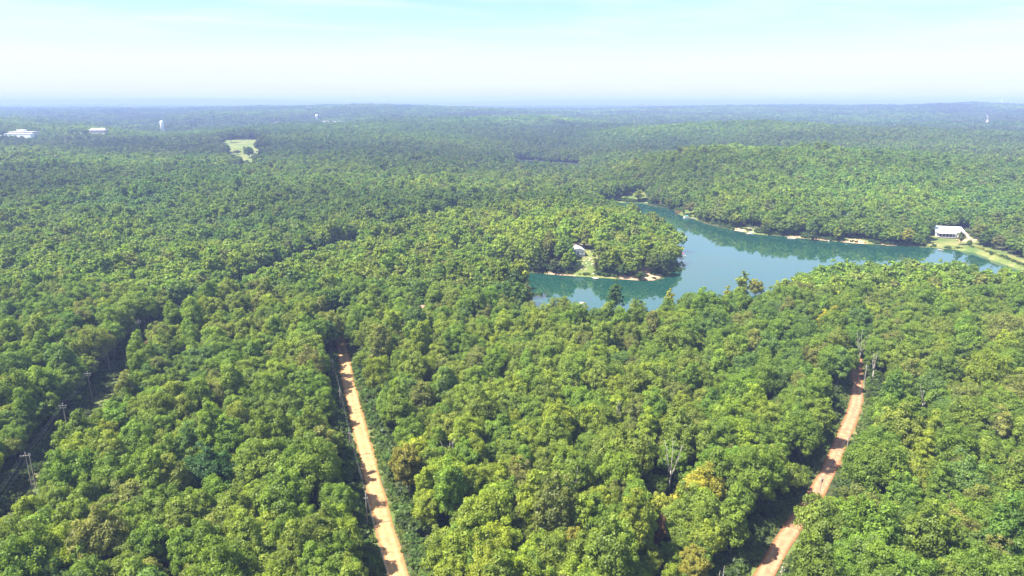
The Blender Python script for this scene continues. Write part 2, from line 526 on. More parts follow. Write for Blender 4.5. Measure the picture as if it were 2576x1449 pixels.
def ground_mat():
    m, t, l = new_mat('ground_cover')
    o = N(t, 'ShaderNodeOutputMaterial')
    p = N(t, 'ShaderNodeBsdfPrincipled'); p.inputs['Roughness'].default_value = 0.95; p.inputs['Specular IOR Level'].default_value = 0.1
    c = N(t, 'ShaderNodeTexCoord')
    def noise(sc, det=5):
        n = N(t, 'ShaderNodeTexNoise'); n.inputs['Scale'].default_value = sc; n.inputs['Detail'].default_value = det
        l(c.outputs['Object'], n.inputs['Vector']); return n
    def ramp(src, stops):
        r = N(t, 'ShaderNodeValToRGB')
        while len(r.color_ramp.elements) < len(stops): r.color_ramp.elements.new(0.5)
        for e, (ps, cl) in zip(r.color_ramp.elements, stops):
            e.position = ps; e.color = (*cl, 1)
        l(src, r.inputs['Fac']); return r
    n1 = noise(0.35); n2 = noise(0.06); n3 = noise(0.004, 8); n4 = noise(1.4, 3)
    floor = ramp(n1.outputs['Fac'], [(0.35, (0.045, 0.04, 0.022)), (0.5, (0.04, 0.06, 0.02)), (0.65, (0.09, 0.075, 0.045))])
    far = ramp(n3.outputs['Fac'], [(0.4, (0.035, 0.058, 0.022)), (0.62, (0.055, 0.08, 0.03)), (0.72, (0.12, 0.13, 0.06))])
    fl = N(t, 'ShaderNodeMix', data_type='RGBA')
    af = N(t, 'ShaderNodeAttribute', attribute_name='farland')
    l(af.outputs['Fac'], fl.inputs['Factor']); l(floor.outputs['Color'], fl.inputs['A']); l(far.outputs['Color'], fl.inputs['B'])
    grass = ramp(n2.outputs['Fac'], [(0.35, (0.075, 0.115, 0.028)), (0.5, (0.125, 0.15, 0.04)), (0.68, (0.21, 0.19, 0.075))])
    dirt = ramp(n1.outputs['Fac'], [(0.35, (0.30, 0.18, 0.11)), (0.6, (0.46, 0.31, 0.20)), (0.75, (0.55, 0.42, 0.30))])
    def mask(attr, off):
        a = N(t, 'ShaderNodeAttribute', attribute_name=attr)
        ma = N(t, 'ShaderNodeMath', operation='ADD'); l(a.outputs['Fac'], ma.inputs[0])
        ms = N(t, 'ShaderNodeMath', operation='MULTIPLY_ADD'); ms.inputs[1].default_value = 0.9; ms.inputs[2].default_value = off
        l(n4.outputs['Fac'], ms.inputs[0]); l(ms.outputs['Value'], ma.inputs[1])
        mr_ = N(t, 'ShaderNodeMapRange'); mr_.inputs['From Min'].default_value = 0.4; mr_.inputs['From Max'].default_value = 0.6
        l(ma.outputs['Value'], mr_.inputs['Value']); return mr_
    g = mask('grassy', -0.45); d = mask('bare', -0.45)
    m1 = N(t, 'ShaderNodeMix', data_type='RGBA'); m2 = N(t, 'ShaderNodeMix', data_type='RGBA')
    l(g.outputs['Result'], m1.inputs['Factor']); l(fl.outputs['Result'], m1.inputs['A']); l(grass.outputs['Color'], m1.inputs['B'])
    l(d.outputs['Result'], m2.inputs['Factor']); l(m1.outputs['Result'], m2.inputs['A']); l(dirt.outputs['Color'], m2.inputs['B'])
    l(m2.outputs['Result'], p.inputs['Base Color'])
    b = N(t, 'ShaderNodeBump'); b.inputs['Strength'].default_value = 0.6; b.inputs['Distance'].default_value = 0.5
    l(n1.outputs['Fac'], b.inputs['Height']); l(b.outputs['Normal'], p.inputs['Normal'])
    l(p.outputs['BSDF'], o.inputs['Surface'])
    return m

def road_mat(name, cols, rut=True):
    m, t, l = new_mat(name)
    o = N(t, 'ShaderNodeOutputMaterial')
    p = N(t, 'ShaderNodeBsdfPrincipled'); p.inputs['Roughness'].default_value = 0.95; p.inputs['Specular IOR Level'].default_value = 0.1
    c = N(t, 'ShaderNodeTexCoord')
    n = N(t, 'ShaderNodeTexNoise'); n.inputs['Scale'].default_value = 0.5; n.inputs['Detail'].default_value = 7; n.inputs['Roughness'].default_value = 0.65
    l(c.outputs['Object'], n.inputs['Vector'])
    r = N(t, 'ShaderNodeValToRGB')
    r.color_ramp.elements[0].position = 0.36; r.color_ramp.elements[0].color = (*cols[0], 1)
    r.color_ramp.elements[1].position = 0.66; r.color_ramp.elements[1].color = (*cols[1], 1)
    l(n.outputs['Fac'], r.inputs['Fac'])
    uv = N(t, 'ShaderNodeAttribute', attribute_name='across')
    # edges redder, wheel tracks paler
    ab = N(t, 'ShaderNodeMath', operation='ABSOLUTE'); l(uv.outputs['Fac'], ab.inputs[0])
    r2 = N(t, 'ShaderNodeValToRGB')
    stops = [(0.0, 0.84), (0.16, 0.88), (0.40, 1.04), (0.62, 0.92), (0.8, 0.78), (1.0, 0.52)]
    while len(r2.color_ramp.elements) < len(stops): r2.color_ramp.elements.new(0.5)
    for e, (ps, vv) in zip(r2.color_ramp.elements, stops):
        e.position = ps; e.color = (min(1, vv * 1.0) , vv * (0.97 if ps < .7 else 0.80), vv * (0.95 if ps < .7 else 0.62), 1)
    l(ab.outputs['Value'], r2.inputs['Fac'])
    mu = N(t, 'ShaderNodeMix', data_type='RGBA', blend_type='MULTIPLY'); mu.inputs['Factor'].default_value = 1
    l(r.outputs['Color'], mu.inputs['A']); l(r2.outputs['Color'], mu.inputs['B'])
    l(mu.outputs['Result'], p.inputs['Base Color'])
    b = N(t, 'ShaderNodeBump'); b.inputs['Strength'].default_value = 0.4; b.inputs['Distance'].default_value = 0.2
    l(n.outputs['Fac'], b.inputs['Height']); l(b.outputs['Normal'], p.inputs['Normal'])
    l(p.outputs['BSDF'], o.inputs['Surface'])
    return m

def water_mat():
    m, t, l = new_mat('lake_water')
    o = N(t, 'ShaderNodeOutputMaterial')
    p = N(t, 'ShaderNodeBsdfPrincipled')
    p.inputs['Base Color'].default_value = (0.009, 0.048, 0.034, 1)
    p.inputs['Roughness'].default_value = 0.03
    p.inputs['IOR'].default_value = 2.15
    p.inputs['Specular IOR Level'].default_value = 0.5
    c = N(t, 'ShaderNodeTexCoord')
    mp_ = N(t, 'ShaderNodeMapping'); mp_.inputs['Scale'].default_value = (1.0, 0.6, 1)
    n = N(t, 'ShaderNodeTexNoise'); n.inputs['Scale'].default_value = 0.7; n.inputs['Detail'].default_value = 5
    l(c.outputs['Object'], mp_.inputs['Vector']); l(mp_.outputs['Vector'], n.inputs['Vector'])
    b = N(t, 'ShaderNodeBump'); b.inputs['Strength'].default_value = 0.06; b.inputs['Distance'].default_value = 0.15
    l(n.outputs['Fac'], b.inputs['Height']); l(b.outputs['Normal'], p.inputs['Normal'])
    l(p.outputs['BSDF'], o.inputs['Surface'])
    return m

# ------------------------------------------------------------------ ground, water, roads
def axis(lo, a, b, hi, step, growth):
    xs = list(np.arange(a, b + .1, step))
    s = step; x = b
    up = []
    while x < hi:
        s *= growth; x += s; up.append(x)
    s = step; x = a
    dn = []
    while x > lo:
        s *= growth; x -= s; dn.append(x)
    return np.array(dn[::-1] + xs + up)
gx = axis(-15500, -420, 640, 15500, 3.6, 1.09)
gy = axis(-900, 90, 900, 16800, 3.4, 1.028)
GX, GY = np.meshgrid(gx, gy)
GZ = height(GX.ravel(), GY.ravel()).reshape(GX.shape)
nx_, ny_ = len(gx), len(gy)
vv = np.stack([GX.ravel(), GY.ravel(), GZ.ravel()], 1)
ii = np.arange((ny_ - 1) * (nx_ - 1))
r_, c_ = ii // (nx_ - 1), ii % (nx_ - 1)
i0 = r_ * nx_ + c_
me = mesh_np('ground', vv, np.stack([i0, i0 + 1, i0 + nx_ + 1, i0 + nx_], 1), ground_mat(), smooth=True)
fx_, fy_ = vv[:, 0], vv[:, 1]
dl = seg_dist(fx_, fy_, LAKE, True)
grass = np.zeros(len(vv)); bare = np.zeros(len(vv))
for P in (LAWN, YARD, LAWN_N, LAWN_W, LAWN_E, MARSH, FIELD):
    P = np.array(P)
    grass = np.maximum(grass, np.where(in_poly(fx_, fy_, P), 1, 0))
grass = np.maximum(grass, np.clip(1.3 - dl / 3.0, 0, 1) * 0.42)
dr = np.minimum(seg_dist(fx_, fy_, ROAD_L), seg_dist(fx_, fy_, ROAD_R))
grass = np.maximum(grass, np.clip(1.6 - dr / 5.5, 0, 1) * (0.25 + .6 * vnoise(fx_, fy_, 7)))
dc = seg_dist(fx_, fy_, CORR)
grass = np.maximum(grass, np.clip(1.5 - dc / 8, 0, 1) * 0.5)
grass = np.maximum(grass, np.clip(1.5 - seg_dist(fx_, fy_, DAM) / 12, 0, 1))
bare = np.maximum(bare, np.where(in_poly(fx_, fy_, MUD), 1, 0))
bare = np.maximum(bare, np.where(in_poly(fx_, fy_, np.array(YARD)), 0.3, 0))
PENDIRT = np.array(Wl([(1560, 676), (1640, 680), (1672, 690), (1640, 702), (1560, 700)], 1.5))
bare = np.maximum(bare, np.where(in_poly(fx_, fy_, PENDIRT), 0.8, 0))
for (u, v, z, rad, a) in ((2432, 602, 2, 9, .8), (2150, 606, 1.5, 13, .7), (1395, 695, .5, 14, .7), (1430, 693, .5, 8, .6), (1660, 512, 1, 14, .8), (1860, 578, 1, 10, .7),
                       (2000, 594, 1.5, 12, .6), (2240, 613, 1, 16, .5), (1345, 756, 3, 7, 1.0), (2060, 602, 1, 12, .6), (1470, 660, 2, 9, .35), (150, 1090, 1, 8, .5), (190, 1050, 1, 6, .7)):
    cx, cy_ = W(u, v, z)
    bare = np.maximum(bare, a * np.clip(1.4 - np.hypot(fx_ - cx, fy_ - cy_) / rad, 0, 1))
far = np.clip((np.hypot(fx_, fy_) - 6500) / 1500, 0, 1)
for nm, av in (('grassy', grass), ('bare', bare), ('farland', far)):
    at = me.attributes.new(nm, 'FLOAT', 'POINT'); at.data.foreach_set('value', av.astype(np.float32))
g = obj('ground', me); tag(g, 'rolling forest floor with lawns and grassy banks round the lake', 'ground', kind='structure')

WATER = water_mat()
def flat_poly(name, pts, z, mat):
    me = bpy.data.meshes.new(name)
    me.from_pydata([(x, y, z) for x, y in pts], [], [tuple(range(len(pts)))])
    me.materials.append(mat)
    me.update()
    if me.polygons[0].normal.z < 0: me.flip_normals()
    return obj(name, me)
def grow(poly, d):
    poly = np.asarray(poly)
    nxt = np.roll(poly, -1, 0) - np.roll(poly, 1, 0)
    nrm = np.stack([nxt[:, 1], -nxt[:, 0]], 1)
    nrm /= np.linalg.norm(nrm, axis=1)[:, None] + 1e-9
    a = 0.5 * np.sum(poly[:, 0] * np.roll(poly[:, 1], -1) - np.roll(poly[:, 0], -1) * poly[:, 1])
    return poly + nrm * d * (1 if a > 0 else -1)
tag(flat_poly('lake_water', grow(LAKE, 1.0), 0.0, WATER), 'calm green lake winding round the wooded peninsula', 'lake', kind='structure')
tag(flat_poly('pond_water', grow(POND, 1.5), PONDZ, WATER), 'small distant pond glimpsed between the wooded hills', 'pond', kind='structure')

def ribbon(name, pts, w, mat, lift=0.06, step=2.0, wob=0.35, label=None):
    pts = np.asarray(pts, float)
    seg = np.hypot(*np.diff(pts, axis=0).T); s = np.concatenate([[0], np.cumsum(seg)])
    t = np.arange(0, s[-1], step)
    x = np.interp(t, s, pts[:, 0]); y = np.interp(t, s, pts[:, 1])
    tx, ty = np.gradient(x), np.gradient(y); ln = np.hypot(tx, ty); tx /= ln; ty /= ln
    K = 9
    V = []; A = []
    for k in range(K):
        a = -1 + 2 * k / (K - 1)
        off = a * (w / 2 + (wob * (vnoise(t, t * 0 + 7 + (a > 0) * 9, 5.0) - .5) * 2 if abs(a) == 1 else 0))
        px_, py_ = x + ty * off, y - tx * off
        V.append(np.stack([px_, py_, height(px_, py_) * 0], 1)); A.append(np.full(len(t), a))
    zc = height(x, y) + 0.12
    for k, Vk in enumerate(V):
        zz = np.maximum(height(Vk[:, 0], Vk[:, 1]) + lift, zc - 0.05 * abs(A[k][0]))
        Vk[:, 2] = zz
    V = np.stack(V, 1).reshape(-1, 3); A = np.stack(A, 1).ravel()
    n = len(t)
    q = np.arange((n - 1) * (K - 1)); r, c = q // (K - 1), q % (K - 1)
    j = r * K + c
    me = mesh_np(name, V, np.stack([j, j + 1, j + K + 1, j + K], 1), mat, smooth=True)
    me.flip_normals() if me.polygons[0].normal.z < 0 else None
    at = me.attributes.new('across', 'FLOAT', 'POINT'); at.data.foreach_set('value', A.astype(np.float32))
    o = obj(name, me)
    tag(o, label, 'road', kind='structure')
    return o
SAND = road_mat('pale_sandy_road', ((0.35, 0.20, 0.095), (0.49, 0.305, 0.155)))
REDSAND = road_mat('reddish_sandy_road', ((0.30, 0.155, 0.09), (0.44, 0.255, 0.15)))
ribbon('dirt_road', ROAD_L, 5.4, SAND, label='pale orange dirt road running up the left centre of the forest')
ribbon('dirt_road', ROAD_R, 4.8, REDSAND, label='tree shaded reddish dirt road on the right side of the forest')
GRAVEL = road_mat('pale_gravel', ((0.30, 0.26, 0.20), (0.42, 0.36, 0.28)))
ribbon('gravel_lane', DRIVE, 4.6, GRAVEL, lift=0.1, label='pale gravel lane behind the white lake house')
YLANE = [W(2560, 600, 2), W(2500, 598, 2), W(2440, 602, 2), W(2425, 585, 2)]
ribbon('gravel_lane', smooth_poly(YLANE, 2, False), 5.0, GRAVEL, lift=0.1, label='pale gravel lane leading to the white roofed hall')
FARROAD = [W(2478, 318, 22), (math.tan(math.radians(34.2)) * 2500, 2500), (math.tan(math.radians(34.05)) * 3200, 3200), (math.tan(math.radians(34.0)) * 3700, 3700)]
ribbon('gravel_lane', FARROAD, 9.0, GRAVEL, lift=0.3, step=20, label='distant pale lane climbing the far right hillside')

# ------------------------------------------------------------------ tree shapes
def leaf_cloud(r, centers, crad, outw, nleaf, size, flat=0.8, spread=0.55):
    """small leaf-sized quads over the outer shell of every clump"""
    V = []; Fv = []
    nC = len(centers)
    n = nC * nleaf
    ci = np.repeat(np.arange(nC), nleaf)
    d = r.normal(size=(n, 3)); d += outw[ci] * 0.9; d[:, 2] += 0.35
    d /= np.linalg.norm(d, axis=1)[:, None]
    rad = crad[ci] * (0.45 + 0.70 * r.random(n) ** 0.8)
    p = centers[ci] + d * rad[:, None] * np.array([1, 1, flat])
    nr = d * 1.0 + r.normal(size=(n, 3)) * spread; nr[:, 2] += 0.25
    nr /= np.linalg.norm(nr, axis=1)[:, None]
    a = np.cross(nr, r.normal(size=(n, 3))); a /= np.linalg.norm(a, axis=1)[:, None] + 1e-9
    b = np.cross(nr, a)
    s = size * (0.6 + 0.8 * r.random(n))
    s2 = s * (0.55 + 0.4 * r.random(n))
    q = np.stack([p - a * s[:, None], p - b * s2[:, None] * 0.9 + a * s[:, None] * .1, p + a * s[:, None], p + b * s2[:, None]], 1)
    leaf = np.clip(0.6 * r.random(nC)[ci] + 0.4 * r.random(n), 0, 1)
    return q.reshape(-1, 3), leaf

def crown_geo(seed, R, H, base, nclump, nleaf, size, kind='round'):
    """R crown radius, H total height, base = height of the lowest foliage"""
    r = np.random.default_rng(seed)
    hc = (H - base) / 2
    cz = base + hc
    # directions spread over the sphere (golden spiral, jittered), little underneath
    k = np.arange(nclump) + 0.5
    zc = 1 - 1.55 * k / nclump
    zc += r.normal(size=nclump) * 0.08
    zc = np.clip(zc, -0.75, 1)
    th = k * 2.39996 + r.random(nclump) * 0.7
    rr = np.sqrt(1 - zc ** 2)
    d = np.stack([rr * np.cos(th), rr * np.sin(th), zc], 1)
    if kind == 'broad': ex = np.array([1.12, 1.0, 0.85])
    elif kind == 'tall': ex = np.array([0.82, 0.86, 1.1])
    elif kind == 'pine': ex = np.array([0.85, 0.85, 1.1])
    else: ex = np.array([1, 1, 1.0])
    lob = 1 + 0.20 * np.sin(th * 2 + r.random() * 6) + 0.10 * np.sin(th * 3 + r.random() * 6) + r.normal(size=nclump) * 0.08
    fr = (0.56 + 0.34 * r.random(nclump)) * lob
    sc = np.array([R, R, hc]) * ex
    taper = np.ones(nclump)
    if kind == 'pine': taper = np.clip(1.15 - 0.65 * np.clip((d[:, 2] + 0.7) / 1.7, 0, 1), .3, 1.1)
    if kind == 'cone':
        taper = np.clip(1.25 - 1.05 * np.clip((d[:, 2] + 0.7) / 1.7, 0, 1), .12, 1.2)
        sc = np.array([R, R, hc])
    c = d * sc * fr[:, None]
    c[:, :2] *= taper[:, None]
    c[:, 2] += cz
    crad = R * (0.17 + 0.19 * r.random(nclump) ** 1.3) * (0.8 if kind in ('pine', 'cone') else 1.0)
    outw = d * np.array([1, 1, 0.9])
    V, leaf = leaf_cloud(r, c, crad, outw, nleaf, size, flat=(0.5 if kind == 'flat' else 0.78))
    # a sparse inner filling of larger leaf masses so that the crown is closed
    ni = max(10, int(nclump * nleaf * 0.05))
    di = r.normal(size=(ni, 3)); di /= np.linalg.norm(di, axis=1)[:, None]
    ci = di * sc * (0.45 + 0.25 * r.random(ni))[:, None]
    if kind in ('pine', 'cone'): ci[:, :2] *= 0.55
    ci[:, 2] += cz
    V2, l2 = leaf_cloud(r, ci, np.full(ni, size * 0.5), di, 2, size * 2.4)
    V = np.vstack([V, V2]); leaf = np.concatenate([leaf, l2])
    return V, leaf, c, crad

def crown_mesh(name, V, leaf):
    n = len(V) // 4
    return mesh_np(name, V, np.arange(n * 4).reshape(n, 4), LEAF, smooth=False, fattr={'leaf': leaf})

def trunk_mb(seed, H, base, centers, r0=0.22, limbs=7):
    r = random.Random(seed)
    mb = MB()
    top = base + (H - base) * 0.55
    pts = []; x = y = 0
    for i in range(6):
        t = i / 5
        pts.append((x, y, -0.4 + t * (top + .4))); x += r.uniform(-.15, .15); y += r.uniform(-.15, .15)
    mb.tube(pts, [r0 * (1.25 - t * 0.95) for t in [i / 5 for i in range(6)]], 7)
    idx = list(range(len(centers))); r.shuffle(idx)
    for i in idx[:limbs]:
        c = centers[i]
        zs = max(base * 0.8, min(top * 0.9, c[2] - abs(r.uniform(2, 4))))
        t = (zs + .4) / (top + .4)
        k = min(4, int(t * 5)); s = Vector(pts[k]); s.z = zs
        mid = s.lerp(Vector(c), 0.5) + Vector((0, 0, -0.5))
        mb.tube([s, mid, Vector(c)], [r0 * 0.45, r0 * 0.28, 0.03], 5, cap=False)
    return mb

NEARV = []   # (crown mesh, trunk mesh, R, H, shape word)
specs = [('round', 5.1, 16.5), ('broad', 5.7, 15.5), ('tall', 4.4, 18.5), ('round', 4.4, 14.5), ('broad', 5.4, 17.5), ('round', 5.6, 17.5), ('tall', 4.6, 16.5), ('broad', 4.9, 14.0)]
words = {'round': 'rounded', 'broad': 'spreading', 'tall': 'upright'}
for i, (kd, R, H) in enumerate(specs):
    V, leaf, c, cr_ = crown_geo(100 + i, R, H, H * 0.22, 92, 138, 0.225, kd)
    NEARV.append((crown_mesh('crown', V, leaf), trunk_mb(200 + i, H, H * 0.36, c, 0.26).mesh('trunk', BARK, True), R, H, words[kd]))

PROTO = bpy.data.collections.new('tree_forms')      # not linked: only the forest's instances use it
PIDX = 0
def proto(me):
    global PIDX
    o = bpy.data.objects.new('tree_form_%03d' % PIDX, me)
    PROTO.objects.link(o)
    PIDX += 1
    return PIDX - 1

def combo(V, leaf, mb, name):
    """crown quads and trunk in one mesh, for the forest mass"""
    n = len(V) // 4
    tv = np.array([tuple(p) for p in mb.v], float) if mb else np.zeros((0, 3))
    quads = [f for f in mb.f if len(f) == 4] if mb else []
    allv = np.vstack([V, tv]) if mb else V
    fs = np.arange(n * 4).reshape(n, 4)
    if quads: fs = np.vstack([fs, np.array(quads) + n * 4])
    me = mesh_np(name, allv, fs, LEAF, fattr={'leaf': np.concatenate([leaf, np.zeros(len(quads))])})
    me.materials.append(BARK)
    if quads:
        mi = np.zeros(len(fs), dtype=np.int32); mi[n:] = 1
        me.polygons.foreach_set('material_index', mi)
    return me

NEAR_I, MID_I, FAR_I, CLU_I, BUSH_I = [], [], [], [], []
for i, (kd, R, H) in enumerate(specs):
    V, leaf, c, cr_ = crown_geo(300 + i, R, H, H * 0.22, 92, 138, 0.225, kd)
    NEAR_I.append(proto(combo(V, leaf, trunk_mb(400 + i, H, H * .36, c), 'tree_form')))
for i, (kd, R, H) in enumerate(specs):
    V, leaf, c, cr_ = crown_geo(500 + i, R, H, H * 0.13, 50, 28, 0.58, kd)
    MID_I.append(proto(combo(V, leaf, trunk_mb(600 + i, H, H * .36, c, limbs=3), 'tree_form')))
for i, (kd, R, H) in enumerate(specs[:6]):
    V, leaf, c, cr_ = crown_geo(700 + i, R, H, H * 0.28, 20, 11, 1.25, kd)
    FAR_I.append(proto(combo(V, leaf, None, 'tree_form')))
PINE_I = []
for i in range(3):
    V, leaf, c, cr_ = crown_geo(750 + i, 3.6, 19, 7, 44, 60, 0.38, 'pine')
    PINE_I.append(proto(combo(V, leaf, trunk_mb(760 + i, 19, 7, c), 'tree_form')))
for i in range(5):                      # groups of far crowns, 34 m across
    r = np.random.default_rng(800 + i)
    Vs = []; Ls = []
    for gxx in range(4):
        for gyy in range(4):
            kd, R, H = specs[r.integers(0, 6)]
            V, leaf, c, cr_ = crown_geo(int(r.integers(1e6)), R * 1.05, H * r.uniform(.85, 1.12), H * .3, 8, 4, 2.6, kd)
            V = V + np.array([(gxx - 1.5) * 8.8 + r.uniform(-2, 2), (gyy - 1.5) * 8.8 + r.uniform(-2, 2), 0])
            Vs.append(V); Ls.append(np.clip(leaf * .5 + r.random() * .5, 0, 1))
    CLU_I.append(proto(combo(np.vstack(Vs), np.concatenate(Ls), None, 'tree_form')))

# ------------------------------------------------------------------ where trees stand
CLEAR = []      # (x, y, radius)
for u_, v_, z_, rd_ in ((1693, 1108, 21.5, 5.4), (1555, 1012, 18.5, 2.6), (1447, 1178, 18, 3.4), (2172, 835, 20, 3.5), (2205, 880, 18, 3), (2330, 966, 17.8, 4), (1206, 722, 18, 4), (1128, 1108, 17.5, 4), (1817, 1425, 17, 3.4)):
    x_, y_ = W(u_, v_, z_); CLEAR += [(x_, y_, rd_), (x_ * .97, y_ * .97, rd_ * .85), (x_ * .945, y_ * .945, rd_ * .6)]
def clear_at(u, v, z, rad): 
    x, y = W(u, v, z); CLEAR.append((x, y, rad))

FLD = np.array(FIELD)
def blocked(x, y, m=0.0):
    """true where no tree can stand"""
    b = np.zeros(x.shape, bool)
    nearb = (y < 1700) & (y > 60)
    xs, ys = x[nearb], y[nearb]
    bb = np.zeros(xs.shape, bool)
    bb |= in_poly(xs, ys, LAKE) | (seg_dist(xs, ys, LAKE, True) < 2.2)
    bb |= in_poly(xs, ys, PONDFRONT) | in_poly(xs, ys, POND) | (seg_dist(xs, ys, POND, True) < 5)
    nL = seg_dist(xs, ys, ROAD_L); bb |= nL < np.where(xs < line_x(ROAD_L, ys), 10.8, 8.8) * np.where(ys > 303, .25, 1)
    nR = seg_dist(xs, ys, ROAD_R); bb |= nR < np.where(xs < line_x(ROAD_R, ys), 7.6, 9.8) * np.where(ys > 269, .36, 1)
    bb |= seg_dist(xs, ys, CORR) < np.where(ys < 400, 9.4, 12.5)
    bb |= seg_dist(xs, ys, DRIVE) < 4.5
    wob_ = (vnoise(xs, ys, 42) - .5) * 44; wob2_ = (vnoise(xs + 99, ys, 55) - .5) * 90
    for P in (LAWN, YARD, LAWN_N, LAWN_W, LAWN_E, MARSH, FIELD, MUD):
        P = FLD if P is FIELD else np.array(P)
        bb |= in_poly(xs + wob_, ys + wob2_, P) if P is FLD else in_poly(xs, ys, P)
    bb |= seg_dist(xs, ys, DAM) < 16
    b[nearb] = bb
    for cx, cy2, rd in CLEAR:
        b |= (x - cx) ** 2 + (y - cy2) ** 2 < rd * rd
    b |= seg_dist(x, y, FARROAD) < 16
    b |= (seg_dist(x, y, FIELDSIGHT) < 26)
    return b
FIELDSIGHT = [W(610, 400, 36), W(612, 392, 36)]
# openings round the buildings
CLEAR.append((HOUSE[0] - 2, HOUSE[1] + 6, 13))
HB = W(1050, 796, 5.0); 
for k in range(4): CLEAR.append((HB[0] * (1 - .02 * k), HB[1] * (1 - .025 * k) + 4, 5.6))
CAB = W(2131, 562, 6.0)
for k in range(4): CLEAR.append((CAB[0] * (1 - .012 * k), CAB[1] * (1 - .012 * k) + 3, 6))
FARB = [(60, 338, 1725, 70), (250, 327, 1800, 38), (196, 334, 1790, 16), (4, 341, 1700, 10), (690, 308, 2900, 26), (1127, 295, 3000, 24), (1105, 297, 2950, 12), (835, 305, 2700, 70), (407, 320, 2150, 14),
        (2502, 571, 690, 9), (2570, 597, 600, 7), (797, 300, 2900, 10)]
for u_, v_, d_, w_ in FARB:
    bx_ = (u_ - 1288) / F * (d_ * CP + 90 * SP)
    for off_ in np.arange(-w_ * .5, w_ * .5 + 1, 12):
        for k in range(5 if d_ > 1000 else 3): CLEAR.append((bx_ * (1 - k * .008) + off_, d_ * (1 - k * .008) - 4, (14 if d_ < 2400 else 26) if d_ > 1000 else 7))

def tree_grid(x0, x1, y0, y1, sp, jit, r):
    nx = int((x1 - x0) / sp) + 1; ny = int((y1 - y0) / (sp * .87)) + 1
    X, Y = np.meshgrid(np.arange(nx), np.arange(ny))
    x = x0 + (X + 0.5 * (Y % 2)) * sp + r.uniform(-jit, jit, X.shape) * sp
    y = y0 + Y * sp * .87 + r.uniform(-jit, jit, X.shape) * sp
    return x.ravel(), y.ravel()

PAL = np.array([2.08, 1.92, 1.12]) * np.array([(0.062, 0.108, 0.027), (0.088, 0.130, 0.028), (0.040, 0.082, 0.026), (0.074, 0.112, 0.033), (0.115, 0.150, 0.028), (0.050, 0.092, 0.040), (0.098, 0.108, 0.038), (0.075, 0.098, 0.045)])
PALN = ['mid green', 'light green', 'dark green', 'olive green', 'yellow green', 'bluish green', 'brownish olive', 'grey green']
PALW = np.array([0.30, 0.24, 0.12, 0.13, 0.08, 0.07, 0.010, 0.04])
def pick_tints(x, y, r):
    n = len(x)
    u = np.clip(0.55 * r.random(n) + 0.45 * (0.5 + 1.6 * (vnoise(x + 31, y, 38) * .5 + vnoise(x, y + 77, 130) * .5 - .5)), 0, 0.9999)
    cum = np.cumsum(PALW / PALW.sum())
    order = np.array([2, 5, 0, 7, 3, 1, 6, 4])        # dark to light
    cumo = np.cumsum((PALW / PALW.sum())[order])
    k = order[np.minimum(np.searchsorted(cumo, u), 7)]
    t = PAL[k] * (0.88 + 0.26 * r.random((n, 1))) * (1 + 0.03 * r.normal(size=(n, 3)))
    return k, t

rt = np.random.default_rng(11)
pts = []  # x, y, idx, rot, sx, sz, tint(3)
forest = dict(x=[], y=[], i=[], r=[], sx=[], sz=[], t=[])
def add_forest(x, y, ids, smin, smax, hmin=0.85, hmax=1.15, tint=None):
    n = len(x)
    k, t = pick_tints(x, y, rt) if tint is None else (None, tint)
    forest['x'].append(x); forest['y'].append(y)
    forest['i'].append(np.array(ids)[rt.integers(0, len(ids), n)])
    forest['r'].append(rt.random(n) * 6.283)
    s = rt.uniform(smin, smax, n)
    forest['sx'].append(s); forest['sz'].append(s * rt.uniform(hmin, hmax, n)); forest['t'].append(t)

# near belt
x, y = tree_grid(-420, 520, 40, 380, 6.9, 0.38, rt)
keep = (np.abs(x) < 70 + y * 1.02) & (y > 70)
x, y = x[keep], y[keep]
keep = ~blocked(x, y) & (rt.random(len(x)) > 0.035)
nx1, ny1 = x[keep], y[keep]

# hand-placed individuals: (kind, colour name, u, v of crown centre, R scale, H, tint)
SPECIAL = [
    ('golden yellow', 1758, 1238, 1.25, (0.20, 0.20, 0.03), 'large golden yellow tree turning colour left of the right dirt road'),
    ('lime yellow', 1668, 1252, 0.75, (0.19, 0.22, 0.035), 'lime yellow tree beside the large golden tree'),
    ('ochre', 1747, 1392, 0.85, (0.15, 0.155, 0.03), 'ochre tinged tree near the bottom edge, left of the right road'),
    ('reddish brown', 1660, 1306, 0.42, (0.12, 0.075, 0.045), 'small reddish brown crown below the golden tree'),
    ('yellow', 2093, 803, 1.05, (0.21, 0.21, 0.02), 'bright yellow topped tree on the right, beyond the right road'),
    ('yellow green', 260, 1072, 0.95, (0.15, 0.185, 0.022), 'yellow green tree just right of the power line clearing'),
    ('lime', 1249, 838, 0.8, (0.16, 0.21, 0.02), 'bright lime tree in the middle of the forest south of the lake'),
    ('deep green', 525, 1180, 1.25, (0.036, 0.085, 0.025), 'big deep green domed tree left of the left dirt road'),
    ('rusty', 378, 858, 0.8, (0.13, 0.085, 0.05), 'rust tinted tree beside the dark power line clearing'),
    ('light lime', 1905, 688, 0.95, (0.17, 0.19, 0.03), 'pale lime tree on the slope right of the poplar by the lake'),
    ('vivid green', 2420, 840, 1.1, (0.085, 0.165, 0.02), 'vivid green tree on the slope at the far right below the lake'),
    ('pale yellow', 505, 650, 0.9, (0.15, 0.18, 0.035), 'pale yellow green tree in the woods left of the pines'),
    ('rust orange', 2572, 762, 0.55, (0.26, 0.07, 0.04), 'small rust red tree at the right edge of the forest'),
]
sp_xy = []
for nm, u, v, s, t, lb in SPECIAL:
    xx, yy = W(u, v, 14.0); sp_xy.append((xx, yy, s))
for xx, yy, s in sp_xy:
    d = np.hypot(nx1 - xx, ny1 - yy); k = d > 5.4 * s + 2.2
    nx1, ny1 = nx1[k], ny1[k]

